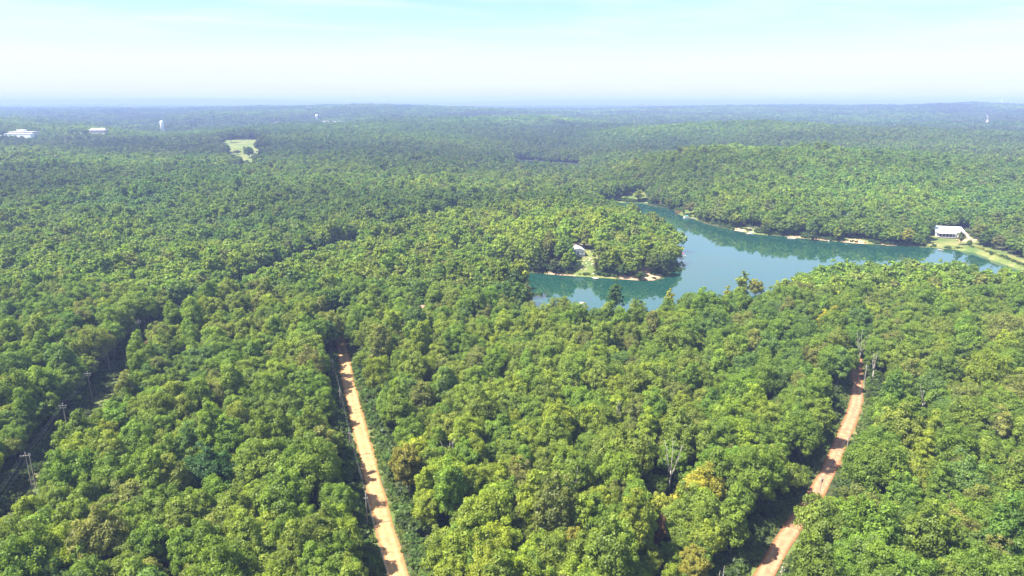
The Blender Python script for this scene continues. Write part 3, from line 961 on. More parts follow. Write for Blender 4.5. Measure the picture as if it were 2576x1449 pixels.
# pick the individuals: those that show largest
ph = height(nx1, ny1)
pu, pv, pdz = PX(nx1, ny1, ph + 11)
infr = (pu > -50) & (pu < 2626) & (pv < 1500)
sc1 = 0.62 + 0.56 * rt.random(len(nx1)) ** 1.2
score = np.where(infr, sc1 / pdz, -1)
order = np.argsort(-score)[:262]
ind = np.zeros(len(nx1), bool); ind[order] = score[order] > 0
kk, tt = pick_tints(nx1, ny1, rt)
var = rt.integers(0, len(NEARV), len(nx1)); rots = rt.random(len(nx1)) * 6.283; hs1 = rt.uniform(.9, 1.25, len(nx1))

forest['x'].append(nx1[~ind]); forest['y'].append(ny1[~ind]); forest['i'].append(np.array(NEAR_I)[var[~ind]])
forest['r'].append(rots[~ind]); forest['sx'].append(sc1[~ind]); forest['sz'].append((sc1 * hs1)[~ind]); forest['t'].append(tt[~ind])

# mid belt
x, y = tree_grid(-900, 1060, 380, 980, 7.1, 0.38, rt)
k = np.abs(x) < 90 + y * 0.90
x, y = x[k], y[k]
k = ~blocked(x, y) & (rt.random(len(x)) > 0.03)
x, y = x[k], y[k]
LANDM = []   # hand-placed trees by the water, filled below, keep the mass clear of them
# landmark trees: (label, category, u, v of the trunk foot, ground z, R, H, form, tint, group)
LM = [
 ('tall dark pine standing alone against the near lake arm', 'pine tree', W(1548, 742, 14), 5.2, 23, 'pine', (0.036, 0.085, 0.030)),
 ('tall light green poplar rising above the canopy at the lake edge', 'poplar', W(1871, 692, 23), 4.6, 26, 'tall', (0.10, 0.15, 0.04)),
 ('slim lime coloured tree left of the poplar at the lake edge', 'tree', W(1832, 722, 18), 3.0, 18.5, 'tall', (0.15, 0.19, 0.04)),
 ('pale yellow green tree poking up by the notch of water', 'tree', W(1686, 728, 19), 3.3, 19.5, 'tall', (0.17, 0.21, 0.035)),
 ('pale green tree right of the lone pine by the water', 'tree', W(1598, 752, 16.5), 3.4, 18, 'tall', (0.12, 0.165, 0.04)),
 ('dark green tree at the mouth of the narrow cove', 'tree', W(1293, 694, 18), 5.2, 20, 'round', (0.034, 0.072, 0.026)),
 ('drooping grey green tree leaning over the near lake arm', 'tree', W(1322, 730, 13), 4.0, 15, 'round', (0.075, 0.095, 0.06)),
 ('low dark cedar on the peninsula bank, nearest the cove', 'cedar', W(1353, 683, 1), 4.6, 10.5, 'cone', (0.040, 0.066, 0.024)),
 ('second dark cedar on the peninsula bank, left of the lawn', 'cedar', W(1396, 686, 1), 4.2, 11, 'cone', (0.038, 0.062, 0.026)),
 ('third cedar, behind the two on the peninsula bank', 'cedar', W(1372, 668, 3), 4.4, 12, 'cone', (0.045, 0.072, 0.024)),
 ('cedar beside the small light green sapling of the cove', 'cedar', W(1300, 668, 3), 3.8, 10, 'cone', (0.043, 0.070, 0.026)),
 ('small light green sapling on the bank of the cove', 'sapling', W(1270, 672, .6), 2.3, 6.5, 'round', (0.15, 0.19, 0.03)),
 ('fresh green tree in front of the white lake house', 'tree', W(1437, 677, 2), 4.0, 14.5, 'round', (0.075, 0.15, 0.03)),
 ('large green tree behind the fresh green one, left of the lake house', 'tree', W(1414, 668, 3), 6.0, 17, 'round', (0.062, 0.115, 0.03)),
 ('slender thin tree on the lakeside lawn right of the stones', 'tree', W(1498, 690, 1), 1.9, 10, 'tall', (0.075, 0.085, 0.04)),
 ('broad tree over bare earth right of the lawn', 'tree', W(1535, 684, 1.5), 5.6, 14, 'broad', (0.055, 0.10, 0.03)),
 ('bushy dark tree on the peninsula bank over reddish earth', 'tree', W(1562, 697, .8), 3.6, 9, 'round', (0.042, 0.085, 0.028)),
 ('tall tree at the back of the bare earth on the peninsula', 'tree', W(1600, 680, 2.5), 5.6, 16, 'round', (0.06, 0.105, 0.03)),
 ('rounded tree near the tip of the peninsula shore', 'tree', W(1640, 692, 1), 5.4, 13.5, 'round', (0.058, 0.09, 0.032)),
 ('low shrub tree at the waterline before the peninsula tip', 'tree', W(1610, 703, .4), 2.8, 5, 'round', (0.05, 0.085, 0.03)),
 ('dark overhanging tree at the tip of the peninsula', 'tree', W(1668, 690, 1), 5.5, 15, 'broad', (0.042, 0.078, 0.028)),
 ('bluish cedar on the far shore beside the lakeside dock', 'cedar', W(1926, 588, 1), 3.7, 10.5, 'cone', (0.036, 0.066, 0.03)),
 ('dark cedar on the far shore right of the grey dock', 'cedar', W(2044, 602, 1), 4.4, 10.5, 'cone', (0.040, 0.068, 0.03)),
 ('light green tree on the sandy far shore below the blue roof', 'tree', W(2103, 604, 1), 4.0, 12, 'round', (0.11, 0.16, 0.035)),
 ('yellow green waterside tree left of the white roofed hall', 'tree', W(2278, 616, .8), 5.0, 13.5, 'round', (0.14, 0.165, 0.035)),
 ('dark tree touching the left end of the white roofed hall', 'tree', W(2326, 600, 2), 6.0, 15, 'broad', (0.045, 0.085, 0.03)),
 ('grey green tree on the lawn right in front of the hall', 'tree', W(2416, 612, 2), 3.3, 11, 'round', (0.062, 0.085, 0.04)),
 ('small round tree on the lawn at the end of the dam', 'tree', W(2438, 617, 2), 1.9, 5.5, 'round', (0.055, 0.10, 0.03)),
 ('tiny bushy tree on the lawn left of the hall', 'tree', W(2325, 613, 1), 1.5, 4.2, 'round', (0.055, 0.10, 0.03)),
 ('large tree right of the hall behind the dam', 'tree', W(2464, 613, 2), 6.5, 17, 'broad', (0.075, 0.105, 0.032)),
 ('dense dark tree between the large tree and the dam', 'tree', W(2478, 617, 2), 5.0, 13, 'round', (0.042, 0.085, 0.028)),
 ('greyish tree in the meadow behind the dam', 'tree', W(2508, 626, 1.5), 4.6, 12, 'round', (0.085, 0.105, 0.055)),
 ('olive tree at the right edge in the meadow behind the dam', 'tree', W(2560, 632, 1), 5.0, 12.5, 'round', (0.10, 0.12, 0.035)),
 ('bright yellow green tree near the right edge above the lane', 'tree', W(2525, 590, 3), 4.6, 13, 'round', (0.15, 0.16, 0.03)),
 ('wide crowned tree on the small green lawn of the north shore', 'tree', W(1736, 541, 1), 6.2, 12, 'broad', (0.085, 0.10, 0.045)),
 ('light green tree beside the marshy top end of the lake', 'tree', W(1606, 508, 1), 5.5, 14, 'round', (0.10, 0.15, 0.04)),
 ('narrow light tree on the north shore near the blue tarpaulin', 'tree', W(1682, 524, 1), 5.0, 13, 'tall', (0.085, 0.12, 0.035)),
 ('big dark oak at the left edge of the hillside meadow', 'tree', W(565, 386, 20), 9.5, 21, 'round', (0.040, 0.066, 0.028)),
 ('big dark oak at the upper left of the hillside meadow', 'tree', W(582, 364, 20), 11, 22, 'round', (0.036, 0.062, 0.028)),
 ('big round oak in the middle of the hillside meadow', 'tree', W(626, 388, 20), 9.5, 20, 'round', (0.040, 0.075, 0.026)),
 ('widest dark oak right of the hillside meadow', 'tree', W(656, 379, 20), 13, 23, 'round', (0.034, 0.060, 0.028)),
 ('dark oak behind the hillside meadow', 'tree', W(628, 357, 20), 13, 23, 'round', (0.036, 0.062, 0.028)),
 ('sparse low grey tree on the hillside meadow grass', 'tree', W(596, 382, 20), 7, 8.5, 'broad', (0.075, 0.085, 0.05)),
 ('dark pine, tallest of the stand where the left road vanishes', 'pine tree', W(842, 768, 17), 4.6, 21, 'pine', (0.030, 0.072, 0.026)),
 ('dark pine left of the tallest pine at the left road end', 'pine tree', W(818, 775, 16), 4.2, 19, 'pine', (0.032, 0.075, 0.028)),
 ('dark pine right of the tallest pine at the left road end', 'pine tree', W(872, 772, 16), 4.4, 20, 'pine', (0.030, 0.068, 0.026)),
 ('mid green pine beside the left road end, lower than its neighbours', 'pine tree', W(828, 836, 15), 4.4, 18, 'pine', (0.045, 0.098, 0.032)),
]
for i in range(8):
    pass
lmx = np.array([p[2][0] for p in LM]); lmy = np.array([p[2][1] for p in LM]); lmr = np.array([p[3] for p in LM])
def off_landmarks(x, y, f=0.8, a=2.2):
    k = np.ones(x.shape, bool)
    for cx, cy2, rd in zip(lmx, lmy, lmr):
        k &= (x - cx) ** 2 + (y - cy2) ** 2 > (rd * f + a) ** 2
    return k
# what is hidden behind the landmark's near side must not swallow it: keep smaller trees just in front of the lone ones
k = off_landmarks(x, y)
x, y = x[k], y[k]
d_l = seg_dist(x, y, LAKE, True)
n = len(x)
s = rt.uniform(0.74, 1.2, n)
kk2, tt2 = pick_tints(x, y, rt)
forest['x'].append(x); forest['y'].append(y); forest['i'].append(np.array(MID_I)[rt.integers(0, len(MID_I), n)])
forest['r'].append(rt.random(n) * 6.283); forest['sx'].append(s); forest['sz'].append(s * rt.uniform(.85, 1.12, n)); forest['t'].append(tt2)
for arr in ('x', 'y', 'i', 'r', 'sx', 'sz', 't'): pass
# thin out near-belt entries too close to landmarks
for q in range(len(forest['x'])):
    k = off_landmarks(forest['x'][q], forest['y'][q])
    for arr in forest: forest[arr][q] = forest[arr][q][k]
# far belt
x, y = tree_grid(-2100, 2250, 980, 2350, 8.2, 0.36, rt)
k = np.abs(x) < 100 + y * .86
x, y = x[k], y[k]
k = ~blocked(x, y) & off_landmarks(x, y)
x, y = x[k], y[k]
add_forest(x, y, FAR_I, .78, 1.12, .85, 1.1)
nfar = len(x)
# old oaks round and inside the hillside meadow
fp = np.array(FIELD); q = rt.random(38) * len(fp); qi = q.astype(int) % len(fp); qf = q - np.floor(q)
ex = fp[qi] * (1 - qf)[:, None] + fp[(qi + 1) % len(fp)] * qf[:, None]
ex += (fp.mean(0) - ex) * rt.uniform(-.05, .28, (38, 1))
add_forest(ex[:, 0], ex[:, 1], MID_I, 1.15, 1.75, .62, .75, np.array([(.075, .115, .035)]) * rt.uniform(.8, 1.2, (38, 1)))
# clusters
x, y = tree_grid(-7600, 7600, 2350, 8700, 31, 0.25, rt)
k = np.abs(x) < 150 + y * .80
x, y = x[k], y[k]
k = ~(seg_dist(x, y, FARROAD) < 24)
for cx, cy2, rd in CLEAR:
    if cy2 > 2300: k &= (x - cx) ** 2 + (y - cy2) ** 2 > rd * rd
x, y = x[k], y[k]
hh = height(x, y)
# drop clusters well hidden by the hills in front (keeps the count down, nothing visible changes)
add_forest(x, y, CLU_I, .9, 1.15, .85, 1.15)

FXY = {k2: np.concatenate(v2) for k2, v2 in forest.items()}
wave = 0.76 + 0.50 * vnoise(FXY['x'] + 400, FXY['y'], 46)
valley_shade = vnoise(FXY['x'] + 900, FXY['y'], 260) * .5 + vnoise(FXY['x'], FXY['y'] + 500, 620) * .5      # shade of valleys and ridge sides put into the tree tints
FXY['t'] = FXY['t'] * np.where(FXY['y'][:, None] > 500, .62 + .76 * np.clip(valley_shade[:, None] * 1.5 - .25, 0, 1) * np.array([1.05, 1, .9]), 1.0)
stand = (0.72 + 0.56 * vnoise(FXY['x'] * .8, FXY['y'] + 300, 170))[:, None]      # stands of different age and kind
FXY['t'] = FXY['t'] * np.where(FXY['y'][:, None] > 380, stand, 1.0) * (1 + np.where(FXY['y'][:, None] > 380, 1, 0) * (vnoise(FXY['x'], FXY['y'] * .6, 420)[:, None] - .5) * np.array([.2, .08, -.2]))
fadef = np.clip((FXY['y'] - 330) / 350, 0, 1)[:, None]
FXY['t'] = FXY['t'] * (1 - fadef * np.array([.27, .17, .0])) * (1 - np.clip((FXY['y'][:, None] - 900) / 1600, 0, 1) * np.array([.30, .22, .05]))      # tree tints grow darker and bluer with distance
FXY['sz'] = FXY['sz'] * np.where(FXY['y'] > 380, wave, 1.0)
fz = height(FXY['x'], FXY['y']) - 0.15
fz[FXY['i'] >= CLU_I[0]] -= 1.0

def gn_scatter(name, P, idx, rot, sx, sz, tint, coll, label, cat, mats):
    me = bpy.data.meshes.new(name)
    me.vertices.add(len(P)); me.vertices.foreach_set('co', np.asarray(P, np.float32).ravel())
    a = me.attributes.new('form', 'INT', 'POINT'); a.data.foreach_set('value', np.asarray(idx, np.int32))
    r3 = np.zeros((len(P), 3), np.float32); r3[:, 2] = rot
    a = me.attributes.new('turn', 'FLOAT_VECTOR', 'POINT'); a.data.foreach_set('vector', r3.ravel())
    s3 = np.stack([sx, sx, sz], 1).astype(np.float32)
    a = me.attributes.new('size', 'FLOAT_VECTOR', 'POINT'); a.data.foreach_set('vector', s3.ravel())
    a = me.attributes.new('tint', 'FLOAT_VECTOR', 'POINT'); a.data.foreach_set('vector', np.asarray(tint, np.float32).ravel())
    for m in mats: me.materials.append(m)
    o = obj(name, me)
    tag(o, label, cat, kind='stuff')
    ng = bpy.data.node_groups.new(name, 'GeometryNodeTree')
    ng.interface.new_socket('Geometry', in_out='INPUT', socket_type='NodeSocketGeometry')
    ng.interface.new_socket('Geometry', in_out='OUTPUT', socket_type='NodeSocketGeometry')
    gi = ng.nodes.new('NodeGroupInput'); go = ng.nodes.new('NodeGroupOutput')
    ci = ng.nodes.new('GeometryNodeCollectionInfo'); ci.inputs['Collection'].default_value = coll
    ci.inputs['Separate Children'].default_value = True; ci.inputs['Reset Children'].default_value = True
    ip = ng.nodes.new('GeometryNodeInstanceOnPoints'); ip.inputs['Pick Instance'].default_value = True
    def na(nm, dt):
        q = ng.nodes.new('GeometryNodeInputNamedAttribute'); q.data_type = dt; q.inputs['Name'].default_value = nm; return q.outputs['Attribute']
    ln = ng.links.new
    ln(gi.outputs[0], ip.inputs['Points']); ln(ci.outputs[0], ip.inputs['Instance'])
    ln(na('form', 'INT'), ip.inputs['Instance Index'])
    e2r = ng.nodes.new('FunctionNodeEulerToRotation')
    ln(na('turn', 'FLOAT_VECTOR'), e2r.inputs[0]); ln(e2r.outputs[0], ip.inputs['Rotation'])
    ln(na('size', 'FLOAT_VECTOR'), ip.inputs['Scale'])
    ln(ip.outputs[0], go.inputs[0])
    md = o.modifiers.new('scatter', 'NODES'); md.node_group = ng
    return o

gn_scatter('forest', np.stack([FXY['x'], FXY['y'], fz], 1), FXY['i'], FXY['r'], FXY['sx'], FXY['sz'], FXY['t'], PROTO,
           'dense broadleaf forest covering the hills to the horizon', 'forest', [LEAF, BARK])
print('forest points', len(fz), 'far', nfar)

# ---- brush along the roads, the power line and the shores
BR = bpy.data.collections.new('brush_forms')
for i in range(5):
    V, leaf, c, cr_ = crown_geo(900 + i, 1.9, 2.3, -0.3, 16, 46, 0.24, 'broad')
    o = bpy.data.objects.new('brush_form_%d' % i, crown_mesh('brush_form', V, leaf)); BR.objects.link(o)
bx = []; 
def brush_along(line, a, b, sp, smin, smax, prob, tintbase, side=0, y0=60, y1=500, zlev=None):
    line = np.asarray(line); seg = np.hypot(*np.diff(line, axis=0).T); s = np.concatenate([[0], np.cumsum(seg)])
    n = int(s[-1] / sp * (b - a) / 1.4)
    t = rt.random(n) * s[-1]
    x = np.interp(t, s, line[:, 0]); y = np.interp(t, s, line[:, 1])
    x2 = np.interp(t + .5, s, line[:, 0]); y2 = np.interp(t + .5, s, line[:, 1])
    tx, ty = x2 - x, y2 - y; ln = np.hypot(tx, ty) + 1e-9; tx /= ln; ty /= ln
    sg = np.where(rt.random(n) < .5, -1, 1) if side == 0 else np.full(n, side)
    off = (a + (b - a) * rt.random(n)) * sg
    x = x + ty * off; y = y - tx * off
    k = (rt.random(n) < prob * (0.35 + 1.3 * vnoise(x, y, 9))) & (y > y0) & (y < y1)
    x, y = x[k], y[k]; off = np.abs(off[k])
    sc = rt.uniform(smin, smax, len(x)) * (0.55 + 0.6 * np.clip((off - a) / (b - a + 1e-6), 0, 1))
    tn = 1.25 * np.array(tintbase) * (0.8 + .4 * rt.random((len(x), 1)))
    bx.append((x, y, sc, tn))
brush_along(ROAD_L, 3.0, 7.0, .7, .3, .9, 0.95, (0.09, 0.13, 0.03))
brush_along(ROAD_L, 5.0, 8.0, 1.0, .9, 1.8, 0.55, (0.065, 0.12, 0.028))
brush_along(ROAD_R, 2.8, 6.4, .7, .3, .9, 0.95, (0.10, 0.14, 0.035))
brush_along(ROAD_R, 4.8, 7.0, 1.0, .9, 1.7, 0.5, (0.07, 0.12, 0.03))
brush_along(CORR, 0, 8.5, 1.6, .3, 1.1, 0.6, (0.055, 0.08, 0.026), y1=700)
brush_along(CORR, 6.5, 10, 1.2, .8, 1.7, 0.6, (0.05, 0.09, 0.026), y1=700)
brush_along(np.vstack([LAKE, LAKE[:1]]), 0.8, 3.2, 1.5, .2, .55, 0.8, (0.15, 0.18, 0.04), y0=300, y1=1000)
brush_along(DAM, 5, 8, .9, .35, .9, 0.9, (0.17, 0.18, 0.04), side=-1, y0=200, y1=1000)
brush_along(DAM, 9, 16, 1.2, .5, 1.2, 0.6, (0.085, 0.14, 0.035), side=1, y0=200, y1=1000)
brush_along(np.vstack([LAKE, LAKE[:1]]), 2.5, 9, 1.0, .8, 2.1, 0.5, (0.05, 0.09, 0.026), side=0, y0=300, y1=1000)
# understorey at the forest edges of the clearings
for P in (LAWN, YARD, LAWN_W, LAWN_E, FIELD):
    P = np.array(P); brush_along(np.vstack([P, P[:1]]), 0, 2.0, 3.0, .5, 1.3, 0.35, (0.07, 0.11, 0.03), y0=200, y1=2500)
ux, uy = tree_grid(-260, 330, 95, 400, 4.6, .45, rt)
k = (np.abs(ux) < 60 + uy * .95) & (seg_dist(ux, uy, CORR) > 9.5)
bx.append((ux[k], uy[k], rt.uniform(1.0, 2.2, k.sum()), np.array([(.06, .10, .028)]) * rt.uniform(.7, 1.3, (k.sum(), 1))))
bxx = np.concatenate([b[0] for b in bx]); bxy = np.concatenate([b[1] for b in bx]); bxs = np.concatenate([b[2] for b in bx]); bxt = np.vstack([b[3] for b in bx])
bigb = bxs > 0.95
for P in (LAWN, YARD, LAWN_N, LAWN_W, LAWN_E): bigb = bigb & in_poly(bxx, bxy, np.array(P)); kk_ = ~bigb; bxx, bxy, bxs, bxt = bxx[kk_], bxy[kk_], bxs[kk_], bxt[kk_]; bigb = bxs > 0.95
k = ~in_poly(bxx, bxy, LAKE) & (np.minimum(seg_dist(bxx, bxy, ROAD_L), seg_dist(bxx, bxy, ROAD_R)) > 2.9) & ~((np.hypot(bxx - HOUSE[0], bxy - HOUSE[1] - 5) < 8))
k &= seg_dist(bxx, bxy, DRIVE) > 3
k &= ~(in_poly(bxx, bxy, PENDIRT) & (rt.random(len(bxx)) < .85))
k &= ~((np.minimum(seg_dist(bxx, bxy, ROAD_L), seg_dist(bxx, bxy, ROAD_R)) < 4.2 + bxs * 1.2) & (bxs > 1.0))
bxx, bxy, bxs, bxt = bxx[k], bxy[k], bxs[k], bxt[k]
gn_scatter('roadside_brush', np.stack([bxx, bxy, height(bxx, bxy) - 0.05], 1), rt.integers(0, 5, len(bxx)), rt.random(len(bxx)) * 6.28, bxs, bxs * rt.uniform(.6, 1.1, len(bxx)), bxt, BR,
           'low brush and weeds along the roads, the clearing and the shore', 'brush', [LEAF])

# ------------------------------------------------------------------ individual trees
ORD = ['', 'first', 'second', 'third', 'fourth', 'fifth', 'sixth', 'seventh', 'eighth', 'ninth', 'tenth', 'eleventh', 'twelfth', 'thirteenth', 'fourteenth', 'fifteenth', 'sixteenth', 'seventeenth', 'eighteenth', 'nineteenth', 'twentieth',
       'twenty-first', 'twenty-second', 'twenty-third', 'twenty-fourth', 'twenty-fifth', 'twenty-sixth', 'twenty-seventh', 'twenty-eighth', 'twenty-ninth', 'thirtieth']
def place_tree(name, x, y, crown, trunk, sx, sz, rz, tint, label, cat, group=None):
    e = empty(name, (x, y, hz1(x, y) - 0.1), rz)
    e.scale = (sx, sx, sz)
    c = obj('crown', crown, e); c['tint'] = [float(t) for t in tint]
    obj('trunk', trunk, e)
    tag(e, label, cat, group)
    return e
ix = np.where(ind)[0]
xi, yi = nx1[ix], ny1[ix]
zone = np.where(xi < line_x(CORR, yi), 0, np.where(xi < line_x(ROAD_L, yi), 1, np.where(xi < line_x(ROAD_R, yi), 2, 3)))
ZP = ['left of the power line', 'right of the power line', 'between the dirt roads', 'right of both dirt roads']
# each zone is read in rows from the bottom of the picture up, each row from left to right
rowh = 8.0
row = ((yi - 118) / rowh).astype(int)
labels = {}
for z in range(4):
    rws = sorted(set(row[zone == z]))
    for rn, rr_ in enumerate(rws):
        m = np.where((zone == z) & (row == rr_))[0]
        m = m[np.argsort(xi[m] / yi[m])]
        for n_, j in enumerate(m):
            pos = (ORD[n_ + 1] + ' from left') if len(m) > 1 else 'alone in it'
            rw = 'front row' if rn == 0 else ORD[rn + 1] + ' row'
            q = ix[j]
            size = 'small ' if sc1[q] < .82 else ('large ' if sc1[q] > 1.08 else '')
            labels[q] = f"{size}{PALN[kk[q]]} {NEARV[var[q]][4]} tree {ZP[z]}, {rw}, {pos}"
for q in ix:
    cm, tm, R_, H_, w_ = NEARV[var[q]]
    place_tree('broadleaf_tree', nx1[q], ny1[q], cm, tm, sc1[q], sc1[q] * hs1[q], rots[q], tt[q], labels[q], 'tree', 'broadleaf trees of the near forest')
for (nm, u, v, s_, t_, lb), (xx, yy, _) in zip(SPECIAL, sp_xy):
    i = 0 if s_ > 1 else 3
    cm, tm, R_, H_, w_ = NEARV[i]
    place_tree('broadleaf_tree', xx, yy, cm, tm, s_, max(0.9, min(1.12, s_ * 1.05)), u * .37, [q * 1.3 for q in t_], lb, 'tree')
FORMC = {}
def form(kd, R, H):
    key = (kd, R > 7, H > 8)
    if key not in FORMC:
        big = R > 7
        nc, nl, sz = (70, 46, 0.75) if big else ((46, 60, 0.42) if kd != 'pine' else (60, 64, 0.36))
        b = 0.06 if kd == 'cone' else (0.42 if kd == 'pine' else 0.14)
        V, leaf, c, _ = crown_geo(1000 + len(FORMC), R, H, H * (b if kd == 'cone' else b * .85), nc, nl, sz, kd)
        FORMC[key] = (crown_mesh('crown', V, leaf), trunk_mb(1100 + len(FORMC), H, H * (b + .06), c, 0.22 * (1.8 if big else 1)).mesh('trunk', BARK, True), R, H)
    return FORMC[key]
for i, (lb, cat, (xx, yy), R, H, kd, tn) in enumerate(LM):
    H *= 1.12
    cm, tm, R0, H0 = form(kd, R, H)
    place_tree({'pine tree': 'pine_tree', 'cedar': 'cedar_tree', 'poplar': 'poplar_tree', 'sapling': 'sapling'}.get(cat, 'broadleaf_tree'), xx, yy, cm, tm, R / R0, H / H0, i * 1.7, (tn[0] * 1.75, tn[1] * 1.55, tn[2] * 1.1), lb, cat)

# ---- bare dead trees
def dead_tree(u, v, ztop, H, spread, label, seed, base=None):
    xx, yy = W(u, v, ztop)
    r = random.Random(seed)
    e = empty('dead_tree', (xx, yy, hz1(xx, yy) - .2)); e.rotation_euler.z = seed
    k = H / 10.0
    mb = MB()
    top = H * 0.45
    mb.tube([(0, 0, 0), (.1, .05, top * .5), (.05, .1, top)], [.3, .24, .2], 7)
    mb.build('trunk', DEADWOOD, e, True)
    nb = 6
    for i in range(nb):
        a = i * 2.4 + r.uniform(-.4, .4)
        z0 = top * r.uniform(.72, 1.0); p = Vector((.05, .1, z0))
        reach = spread * r.uniform(.5, 1.0); zt = H * r.uniform(.8, 1.0) if i < 3 else H * r.uniform(.6, .85)
        b = MB(); pts_ = [p]; rd = [.15]
        for s in range(1, 5):
            t = s / 4
            pts_.append(Vector((math.cos(a) * reach * t ** .8 + r.uniform(-.2, .2), math.sin(a) * reach * t ** .8 + r.uniform(-.2, .2), z0 + (zt - z0) * t)))
            rd.append(.15 * (1 - t * .8))
        b.tube(pts_, rd, 5)
        for s in (2, 3):
            a2 = a + r.choice((-1, 1)) * r.uniform(.6, 1.2); l2 = reach * r.uniform(.3, .6)
            q = pts_[s] + Vector((math.cos(a2) * l2, math.sin(a2) * l2, r.uniform(.5, 1.8)))
            b.tube([pts_[s], (pts_[s] + q) / 2 + Vector((0, 0, .2)), q], [.07, .05, .02], 4)
        b.build('limb', DEADWOOD, e, True)
    tag(e, label, 'dead tree', 'bare dead trees in the forest')
    CLEAR.append((xx, yy, 0))
dead_tree(1693, 1108, 21.5, 21, 3.6, 'bleached dead tree with forked limbs above the golden tree', 3)
dead_tree(1555, 1012, 18.5, 18, 1.4, 'thin dead snag in the middle of the forest between the roads', 5)
dead_tree(1447, 1178, 18.0, 17.5, 1.8, 'grey dead tree left of the forked bleached one', 7)
dead_tree(2172, 835, 20.5, 20, 4.2, 'large grey dead tree behind the right road pole', 9)
dead_tree(2205, 880, 18.5, 18, 1.2, 'pale dead snag right of the large grey dead tree', 11)
dead_tree(2330, 966, 17.8, 17.5, 3.0, 'bare branched tree in the forest right of both roads', 13)
dead_tree(1206, 722, 18.5, 18, 3.2, 'brownish dead tree near the cove of the lake', 15)
dead_tree(1128, 1108, 17.5, 17, 3.0, 'grey bare branches beside the left road, right side', 17)
dead_tree(1817, 1425, 17.0, 16.8, 0.8, 'broken pale snag at the bottom edge near the right road', 19)

# ------------------------------------------------------------------ power poles and wires
def pole_proto(H, arms, transformer=False, pairs=1):
    def build(loc, rz, label, group):
        e = empty('utility_pole', loc, rz)
        MB().tube([(0, 0, -.6), (0, 0, H)], [.19, .12], 10).build('pole', POLEWOOD, e)
        for z, w in arms:
            a = MB().box(0, -.17, z, w, .12, .14).build('crossarm', POLEWOOD, e)
            for sx in (-.92, -.3, .92) if w > 1.8 else (-.9, .9):
                MB().lathe([(.03, z + .07), (.075, z + .12), (.05, z + .17), (.075, z + .22), (.03, z + .27)], 8, sx * w / 2, -.17).build('insulator', PORCELAIN, a)
        MB().lathe([(.03, H), (.08, H + .06), (.05, H + .12), (.08, H + .18), (.03, H + .24)], 8).build('insulator', PORCELAIN, e)
        if transformer:
            MB().lathe([(.0, H - 2.2), (.27, H - 2.15), (.28, H - 1.2), (.22, H - 1.1), (.0, H - 1.08)], 14, .42, 0).build('transformer', ALU, e)
        tag(e, label, 'utility pole', group)
        return e
    return build
def wire(pts, sag, label, group, r=.013):
    P = []
    for a, b in zip(pts[:-1], pts[1:]):
        a, b = Vector(a), Vector(b)
        for s in range(12):
            t = s / 12; q = a.lerp(b, t); q.z -= sag * 4 * t * (1 - t); P.append(q)
    P.append(Vector(pts[-1]))
    o = MB().tube(P, [r] * len(P), 4).build('power_wire', WIREM)
    tag(o, label, 'power wire', group)
PC = [(p[0], p[1], hz1(*p)) for p in POLES_C]
names = ['nearest, below the left frame edge', 'first from the bottom', 'second from the bottom', 'third from the bottom', 'fourth from the bottom', 'fifth from the bottom', 'farthest']
lbl = ['wooden pole of the clearing line, just outside the left edge', 'twin armed wooden pole at the lower left, nearest of the clearing line', 'wooden pole in the clearing above the nearest one',
       'wooden pole in the clearing, third counting upwards', 'wooden pole at the top of the dark clearing, fourth upwards', 'half hidden pole above the top of the clearing', 'last hidden pole of the clearing line']
for i, (x, y, z) in enumerate(PC):
    if i in (0,): pass
    pole_proto(12.0, [(11.3, 2.6), (10.4, 2.0)] if i != 1 else [(11.2, 3.0)], False)((x, y, z), math.atan2(100, -25) - math.pi / 2, lbl[i], 'poles of the clearing power line')
xx, yy, zz = PC[1]
e = pole_proto(12.0, [], False)((xx + 1.5, yy - .4, hz1(xx + 1.5, yy)), 0, 'plain second pole standing beside the nearest clearing pole', 'poles of the clearing power line')
for k, (off, z) in enumerate(((-1.2, 11.5), (-.4, 11.5), (1.2, 11.5), (-.9, 10.6))):
    wire([(x + off, y, zz_ + z) for x, y, zz_ in PC], 0.9, ['left outer wire', 'middle wire', 'right outer wire', 'lower wire'][k] + ' of the clearing power line', 'wires of the clearing line')
# guy wires
for k, (dx, dy) in enumerate(((-2.2, -3.0), (-1.0, -3.6), (3.0, -3.0))):
    o = MB().tube([(xx, yy, zz + 11), (xx + dx, yy + dy, hz1(xx + dx, yy + dy) - .2)], [.012, .012], 4).build('guy_wire', WIREM)
    tag(o, ['left', 'middle', 'right'][k] + ' guy wire staying the nearest clearing pole', 'guy wire', 'guy wires of the nearest clearing pole')
DIST = [(W(908, 626, 2), 'pale pole standing before dark trees north of the left road'), (W(1069, 592, 4), 'pole with crossarm in the woods west of the peninsula'), (W(1360, 508, 4), 'distant pole with crossarm above the peninsula woods'),
        (W(1341, 620, 5.5), 'pole beside the gravel lane on the peninsula')]
for (x, y), lb in DIST:
    pole_proto(13.5, [(12.9, 2.6)] if 'pale' not in lb else [(12.6, 1.4), (11.6, 1.4)])((x, y, hz1(x, y)), .3, lb, None)
PL = [(-27, 131), (-41.5, 171), (-55.5, 211), (-67.5, 247), (-78.5, 279)]
lbl = ['roadside pole just below the bottom edge, left road', 'lowest visible pole beside the left road casting a shadow across it', 'second pole up the left side of the left road', 'third pole up the left side of the left road',
       'tall pole where the left road meets the dark woods', 'hidden pole past the end of the left road']
PL3 = [(x, y, hz1(x, y)) for x, y in PL]
for i, p in enumerate(PL3):
    pole_proto(10.0, [(8.9, 1.1)], False)(p, .3, lbl[i], 'poles beside the left road')
wire([(x, y, z + 10.2) for x, y, z in PL3], .7, 'upper wire along the left dirt road', 'wires along the left road', .02)
wire([(x + .5, y, z + 9.2) for x, y, z in PL3], .7, 'lower wire along the left dirt road', 'wires along the left road', .02)
